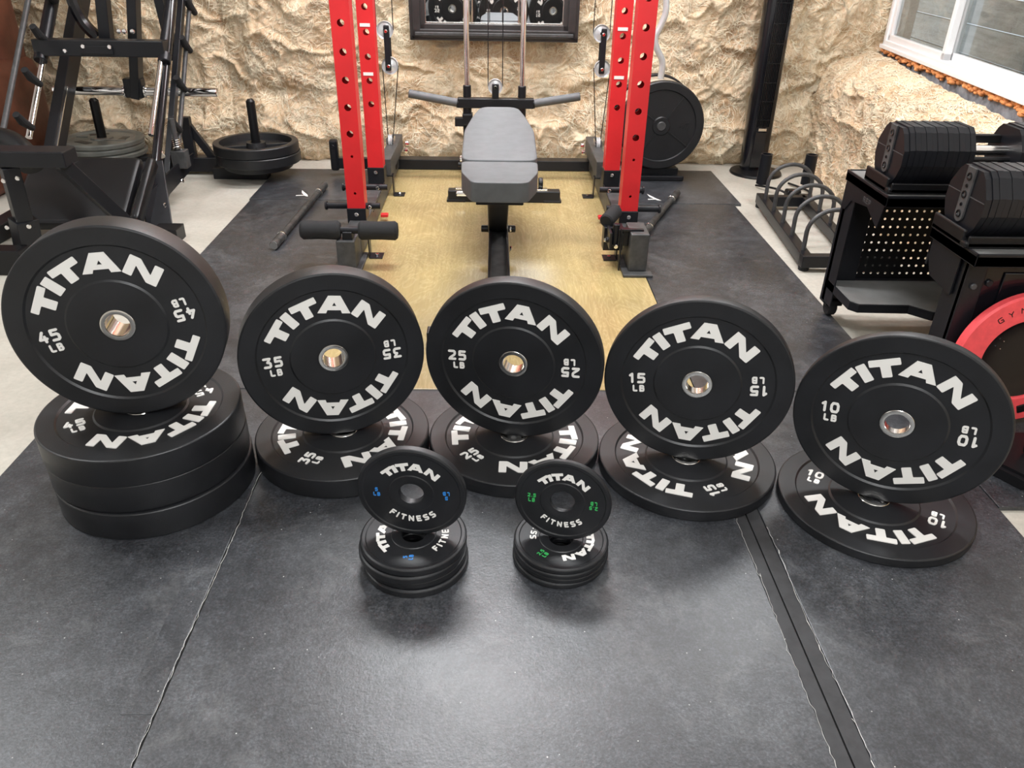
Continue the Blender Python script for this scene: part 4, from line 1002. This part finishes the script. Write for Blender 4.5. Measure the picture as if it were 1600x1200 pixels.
# red ringed wheel
wh = thing('red_rimmed_wheel', 'coral red rimmed wheel with black centre leaning on the nearer stand', 'exercise wheel', (1.455, 1.85, 0))
Mw = Matrix.Translation((1.448, 1.862, .207)) @ Matrix.Rotation(radians(90-3), 4, 'X')
part(wh, 'rim', MB().lathe([(.116, .010), (.120, .016), (.186, .016), (.191, .010), (.191, -.010), (.186, -.016), (.120, -.016), (.116, -.010)], 96, Mw), 'coral', 'coral red rubber rim')
part(wh, 'centre_disc', MB().lathe([(0, -.006), (.05, -.006), (.10, .0), (.1165, .006), (.1165, -.012), (0, -.012)], 96, Mw, closed=False), 'blk_glossy', 'glossy black dished centre')
lt = MB()
for ch, a in zip('GYMV', (-40, -29, -17, -4)):
    glyph(lt, ch, .016, .0022, .0158, .0168, Mw @ at_angle(a, .146) @ Matrix.Translation((-.009, 0, 0)), 1.3)
part(wh, 'lettering', lt, 'vinyl_black', 'black lettering on the rim')
part(wh, 'rim_bracket', MB().box(-.028, .028, -.012, .012, .014, .020, .003, Mw @ at_angle(160, .152)), 'vinyl_black'); bolts(wh, [tuple(Mw @ Vector((.052, -.143, .020)))], r=.006)
bolts(wh, [tuple(Mw @ Vector((-.066, .052, .004))), tuple(Mw @ Vector((-.070, .030, .004)))], r=.003, h=.002)
bp_ = thing('machine_base', 'black machine foot on the mat beside the red rimmed wheel, cut by the right edge', 'base plate', (1.5, 1.65, 0))
b = bmesh.new()
part(bp_, 'plate', MB().prism([(1.28, 1.62), (1.33, 1.54), (1.9, 1.54), (1.9, 1.76), (1.28, 1.76)], .002, .028).prism([(1.295, 1.622), (1.340, 1.553), (1.9, 1.553), (1.9, 1.75), (1.295, 1.75)], .028, .036), 'vinyl_black')
part(bp_, 'stem', MB().box(1.385, 1.44, 1.60, 1.66, .036, .12, .01), 'vinyl_black')

# ------------------------------------------------------------------ leg press machine, far left
lp = thing('leg_press_machine', 'large black leg press machine with inclined rails at the far left', 'leg press', (-1.9, 3.8, FZ))
XR, XL = -1.6, -2.19
U45 = Vector((0, .879, .873)).normalized()
def rail(x, y, z, r, l0, l1): return MB().cyl(Vector((x, y, z))+U45*l0, Vector((x, y, z))+U45*l1, r, 20)
part(lp, 'rail_tube', MB().cyl((XR, 3.650, .140), (XR, 4.46, 1.04), .021, 24), 'blk_glossy', 'glossy black round rail')
part(lp, 'rail_tube', MB().cyl((XR, 4.04, .24), (XR, 4.68, 1.01), .0115, 20), 'grey_metal', 'thin grey rail')
part(lp, 'rail_tube', rail(XL, 3.60, .396, .0125, -.0, .95), 'grey_metal', 'thin grey rail')
part(lp, 'guide_rod', rail(XR-.012, 3.77, .35, .0125, 0, .46), 'chrome', 'chrome guide rod')
part(lp, 'guide_rod', rail(XL, 3.785, .329, .0150, 0, .46), 'chrome', 'chrome guide rod')
part(lp, 'rod_sleeve', rail(XL, 4.10, .66, .030, 0, .6), 'blk', 'black carriage sleeve')
part(lp, 'rod_sleeve', rail(XR-.01, 4.10, .665, .024, 0, .6), 'blk', 'black carriage sleeve')
part(lp, 'square_rail', MB().beam(Vector((XL+.02, 3.80, .10)), Vector((XL+.02, 3.80, .10))+U45*1.5, .05, .10), 'blk')
part(lp, 'square_rail', MB().beam(Vector((XR-.01, 3.86, .14)), Vector((XR-.01, 4.60, 1.03)), .03, .035), 'blk')
part(lp, 'chrome_strip', MB().beam(Vector((XL+.047, 3.86, .20)), Vector((XL+.047, 3.86, .20))+U45*.42, .006, .006, .001), 'steel')
for k in range(4):   # safety hooks between the tubes
    for x, oy, oz in ((XR, 4.02, .25), (XL+.03, 3.62, .36)):
        c0 = Vector((x, oy, oz))+U45*(.09+.235*k)
        c1 = c0+Vector((0, .07, -.02)) if x == XR else c0+Vector((.035, .03, -.085))
        if x == XR: a_, b_ = c0+Vector((.01, -.10, .07)), c0+Vector((.01, -.01, -.005))
        else: a_, b_ = c0+Vector((0, 0, .03)), c0+Vector((0, .10, -.05))
        part(lp, 'safety_hook', MB().tube([a_, a_.lerp(b_, .4)+Vector((0, -.006, -.006)), b_], [.016, .020, .015], 12), 'foam')
part(lp, 'carriage_crossbar', MB().box(XL-.02, XR+.01, 4.06, 4.14, .650, .724, .004), 'blk')
for x in (XL, XR): part(lp, 'collar', MB().cyl(Vector((x, 4.06, .628)), Vector((x, 4.06, .628))+U45*.05, .030, 20, .004), 'blk')
part(lp, 'bolt_plate', MB().box(-1.985, -1.83, 4.052, 4.06, .662, .70, .002), 'blk'); bolts(lp, [(-1.965, 4.052, .697), (-1.84, 4.052, .697), (-2.06, 4.06, .675)], r=.010)
part(lp, 'lever_arm', MB().beam((-1.945, 4.27, .70), (-1.90, 4.27, 1.05), .055, .055), 'blk')
part(lp, 'lever_arm', MB().beam((-1.868, 4.30, .42), (-1.755, 4.30, 1.05), .070, .045), 'blk')
part(lp, 'lever_arm', MB().beam((-1.66, 4.36, .60), (-1.69, 4.36, 1.05), .050, .045), 'blk')
part(lp, 'curved_plate', MB().tube(smooth_path([(-2.08, 4.28, 1.0), (-2.07, 4.28, .86), (-2.04, 4.28, .77), (-1.99, 4.28, .71)]), [.03]*19, 10), 'blk_glossy')
part(lp, 'weight_sleeve', MB().cyl((-2.29, 4.30, .455), (-1.448, 4.30, .455), .0225, 28, .003), 'chrome', 'long chrome weight sleeve')
part(lp, 'sleeve_hub', MB().box(-1.915, -1.822, 4.27, 4.33, .425, .52, .006), 'blk')
for x in (-1.922, -1.815): part(lp, 'sleeve_collar', MB().cyl((x-.006, 4.30, .455), (x+.006, 4.30, .455), .032, 28, .002), 'chrome')
bolts(lp, [(-1.865, 4.25, .745), (-1.80, 4.25, .745), (-1.84, 4.25, .745)], r=.012)
# base
part(lp, 'base_rail', MB().box(-1.83, -1.75, 3.45, 4.45, FZ, .06, .004), 'blk')
part(lp, 'base_rail', MB().box(XL-.04, XL+.04, 3.0, 4.55, FZ, .06, .004), 'blk')
part(lp, 'rear_rail', MB().box(-2.35, -1.545, 4.42, 4.50, .005, .085, .004).box(-1.56, -1.262, 4.34, 4.42, FZ, .050, .004), 'blk'); bolts(lp, [(-1.685, 4.44, .045), (-1.60, 4.44, .045)], r=.011)
part(lp, 'gusset_brace', MB().beam((-1.70, 4.45, .08), (-1.70, 4.45, .30), .055, .04).beam((-1.71, 4.46, .28), (-1.585, 4.46, .075), .028, .04), 'blk')
part(lp, 'upright_plate', MB().beam((-1.50, 3.42, .0), (-1.60, 3.70, .24), .09, .03).prism([(3.40, -.01), (3.52, -.01), (3.70, .09), (4.05, .125), (4.1, .19), (3.8, .19), (3.5, .16), (3.40, .10)], 0, .008, MX(-1.56)), 'blk')
bolts(lp, [(-1.49, 3.47, .11), (-1.49, 3.38, .03), (-1.49, 3.72, .15)], (1, -.3, .1), r=.010)
part(lp, 'spring_block', MB().box(-1.585, -1.515, 3.88, 3.94, .165, .25, .003).cyl((-1.553, 3.9, .25), (-1.553, 3.9, .40), .012, 14), 'grey_metal')
sp = [(-1.553+.018*cos(t*.7), 3.9+.018*sin(t*.7), .255+t*.0011) for t in range(50)]
part(lp, 'spring', MB().tube(sp, .0035, 6), 'chrome', 'bright coil spring')
part(lp, 'steel_collar', MB().cyl(Vector((XR, 3.79, .258))-U45*.008, Vector((XR, 3.79, .258))+U45*.008, .028, 20, .002), 'steel'); part(lp, 'steel_collar', MB().cyl(Vector((XR, 3.650, .14))-U45*.012, Vector((XR, 3.65, .14))+U45*.012, .027, 20, .002), 'steel')
# foot platform beam, brace, front leg
part(lp, 'front_beam', MB().box(-2.35, -1.612, 2.97, 3.075, .402, .462, .005), 'blk', 'wide front beam with a scuffed top')
part(lp, 'front_brace', MB().beam((-1.66, 3.03, .41), (-1.485, 3.22, .02), .085, .05), 'blk')
part(lp, 'front_leg', MB().beam((-1.842, 3.0, .40), (-1.862, 3.02, .15), .060, .05).beam((-1.86, 3.02, .19), (-1.90, 3.05, FZ), .085, .07), 'blk'); bolts(lp, [(-1.80, 2.965, .365), (-1.855, 2.965, .355), (-1.815, 2.97, .175), (-1.90, 2.97, .17)], r=.009)
part(lp, 'front_foot', MB().box(-2.3, -1.86, 2.92, 3.0, FZ, .09, .006), 'vinyl_black')
part(lp, 'curved_pad', MB().tube(smooth_path([(-2.32, 3.26, .425), (-2.10, 3.26, .440), (-1.98, 3.26, .438), (-1.90, 3.22, .40), (-1.86, 3.18, .35)]), [.045]*25, 20), 'vinyl_black')
# back pad
Mp_ = Matrix.Translation((-1.83, 3.47, .165)) @ Matrix.Rotation(radians(33), 4, 'X')
part(lp, 'back_pad', MB().box(-.27, .225, -.20, .19, -.03, .03, .025, Mp_, 4), 'vinyl_black', 'black upholstered back pad')
part(lp, 'side_pad', MB().box(.245, .285, -.17, .185, -.03, .035, .018, Mp_, 4), 'vinyl_black')
part(lp, 'foot_shelf', MB().box(-1.50, -1.39, 3.30, 3.40, FZ, .05, .003), 'vinyl_black')
# grey plates on floor peg
g = 'grey iron plates on the peg behind the leg press'
for k, nm in enumerate(('bottom', 'middle', 'top')):
    t = thing('grey_iron_plate', '%s of three grey grip plates stacked on a peg behind the leg press' % nm, 'weight plate', (-2.19+(.008, -.004, 0)[k], 4.48, .101+.031*k), g)
    zc_ = .101+.031*k; Mx = Matrix.Translation((-2.19+(.008, -.004, 0)[k], 4.48, zc_))
    part(t, 'disc', MB().lathe([(.026, .015), (.055, .015), (.060, .008), (.165, .008), (.178, .015), (.212, .015), (.218, .008), (.218, -.008), (.212, -.015), (.026, -.015)], 80, Mx), 'greyiron')
    if k == 2:
        gp = MB()
        for a in (30, 150, 270): gp.box(-.05, .05, .095, .135, .006, .0095, .001, Mx @ Matrix.Rotation(radians(a), 4, 'Z'))
        part(t, 'grip_slot', gp, 'blk', 'dark grip slot')
        part(t, 'casting_bar', MB().box(.03, .15, -.05, -.038, .007, .012, .002, Mx).box(-.15, -.09, .02, .032, .007, .012, .002, Mx), 'greyiron')
pg = thing('storage_peg', 'black upright peg through the three grey plates', 'peg', (-2.19, 4.48, .086)); part(pg, 'post', MB().cyl((-2.19, 4.48, .086), (-2.185, 4.48, .385), .0245, 24, .012), 'vinyl_black')
g = 'black deep-rimmed plates on the right floor peg'
tt_ = thing('iron_plate', 'smaller black plate at the very bottom of the peg left of the rack', 'weight plate', (-1.31, 4.38, .0685))
part(tt_, 'disc', MB().lathe([(.028, .017), (.180, .017), (.185, .012), (.185, -.012), (.180, -.016), (.028, -.016)], 72, Matrix.Translation((-1.310, 4.38, .0685))), 'castiron')
for k, nm in enumerate(('lower', 'upper')):
    z = .112+.053*k; x, y = -1.31+(.006, 0)[k], 4.38
    t = thing('deep_rim_plate', '%s of two wide black deep-rimmed plates on the peg left of the rack' % nm, 'weight plate', (x, y, z), g)
    Mx = Matrix.Translation((x, y, z))
    part(t, 'disc', MB().lathe([(.028, .020), (.050, .020), (.055, -.008), (.185, -.008), (.192, .026), (.222, .026), (.226, .022), (.226, -.022), (.222, -.026), (.028, -.026)], 96, Mx), 'castiron')
    if k == 1:
        sp_ = MB()
        for a in (20, 110, 200, 290): sp_.box(.05, .187, -.006, .006, -.009, .006, .002, Mx @ Matrix.Rotation(radians(a), 4, 'Z'))
        part(t, 'rib', sp_, 'castiron')
pg = thing('storage_peg', 'black upright peg through the deep-rimmed plates left of the rack', 'peg', (-1.31, 4.38, .051)); part(pg, 'post', MB().cyl((-1.31, 4.38, .052), (-1.3085, 4.38, .41), .0235, 24, .012), 'vinyl_black')

# ------------------------------------------------------------------ brown recliner behind the leg press
so = thing('brown_recliner', 'reddish brown leather recliner behind the leg press at the left edge', 'recliner', (-2.85, 4.2, FZ))
part(so, 'base', MB().box(-3.25, -2.50, 3.85, 4.60, FZ, .38, .05, None, 4), 'leather')
part(so, 'armrest', MB().box(-2.66, -2.46, 3.90, 4.58, .1, .60, .08, None, 5), 'leather')
part(so, 'seat_cushion', MB().box(-3.22, -2.64, 3.80, 4.3, .30, .50, .06, None, 5), 'leather')
part(so, 'back_cushion', MB().box(-3.22, -2.50, 4.28, 4.58, .45, 1.15, .09, None, 5), 'leather')
part(so, 'head_cushion', MB().box(-3.20, -2.56, 4.18, 4.35, .78, 1.2, .08, None, 5), 'leather')

# the mirror hangs tipped forward a little
piv = Matrix.Translation((0, 4.70, .68)) @ Matrix.Rotation(radians(3.2), 4, 'X') @ Matrix.Rotation(radians(MYAW), 4, 'Z') @ Matrix.Translation((0, -4.70, -.68))
mr.matrix_world = piv @ Matrix.Translation((0, 4.69, .68))
for o in list(bpy.data.objects):
    if o.name.split('.')[0] in ('front_post', 'rear_post', 'perforated_panel'):
        for p in o.data.polygons: p.use_smooth = False
    if '_o' in o: del o['_o']
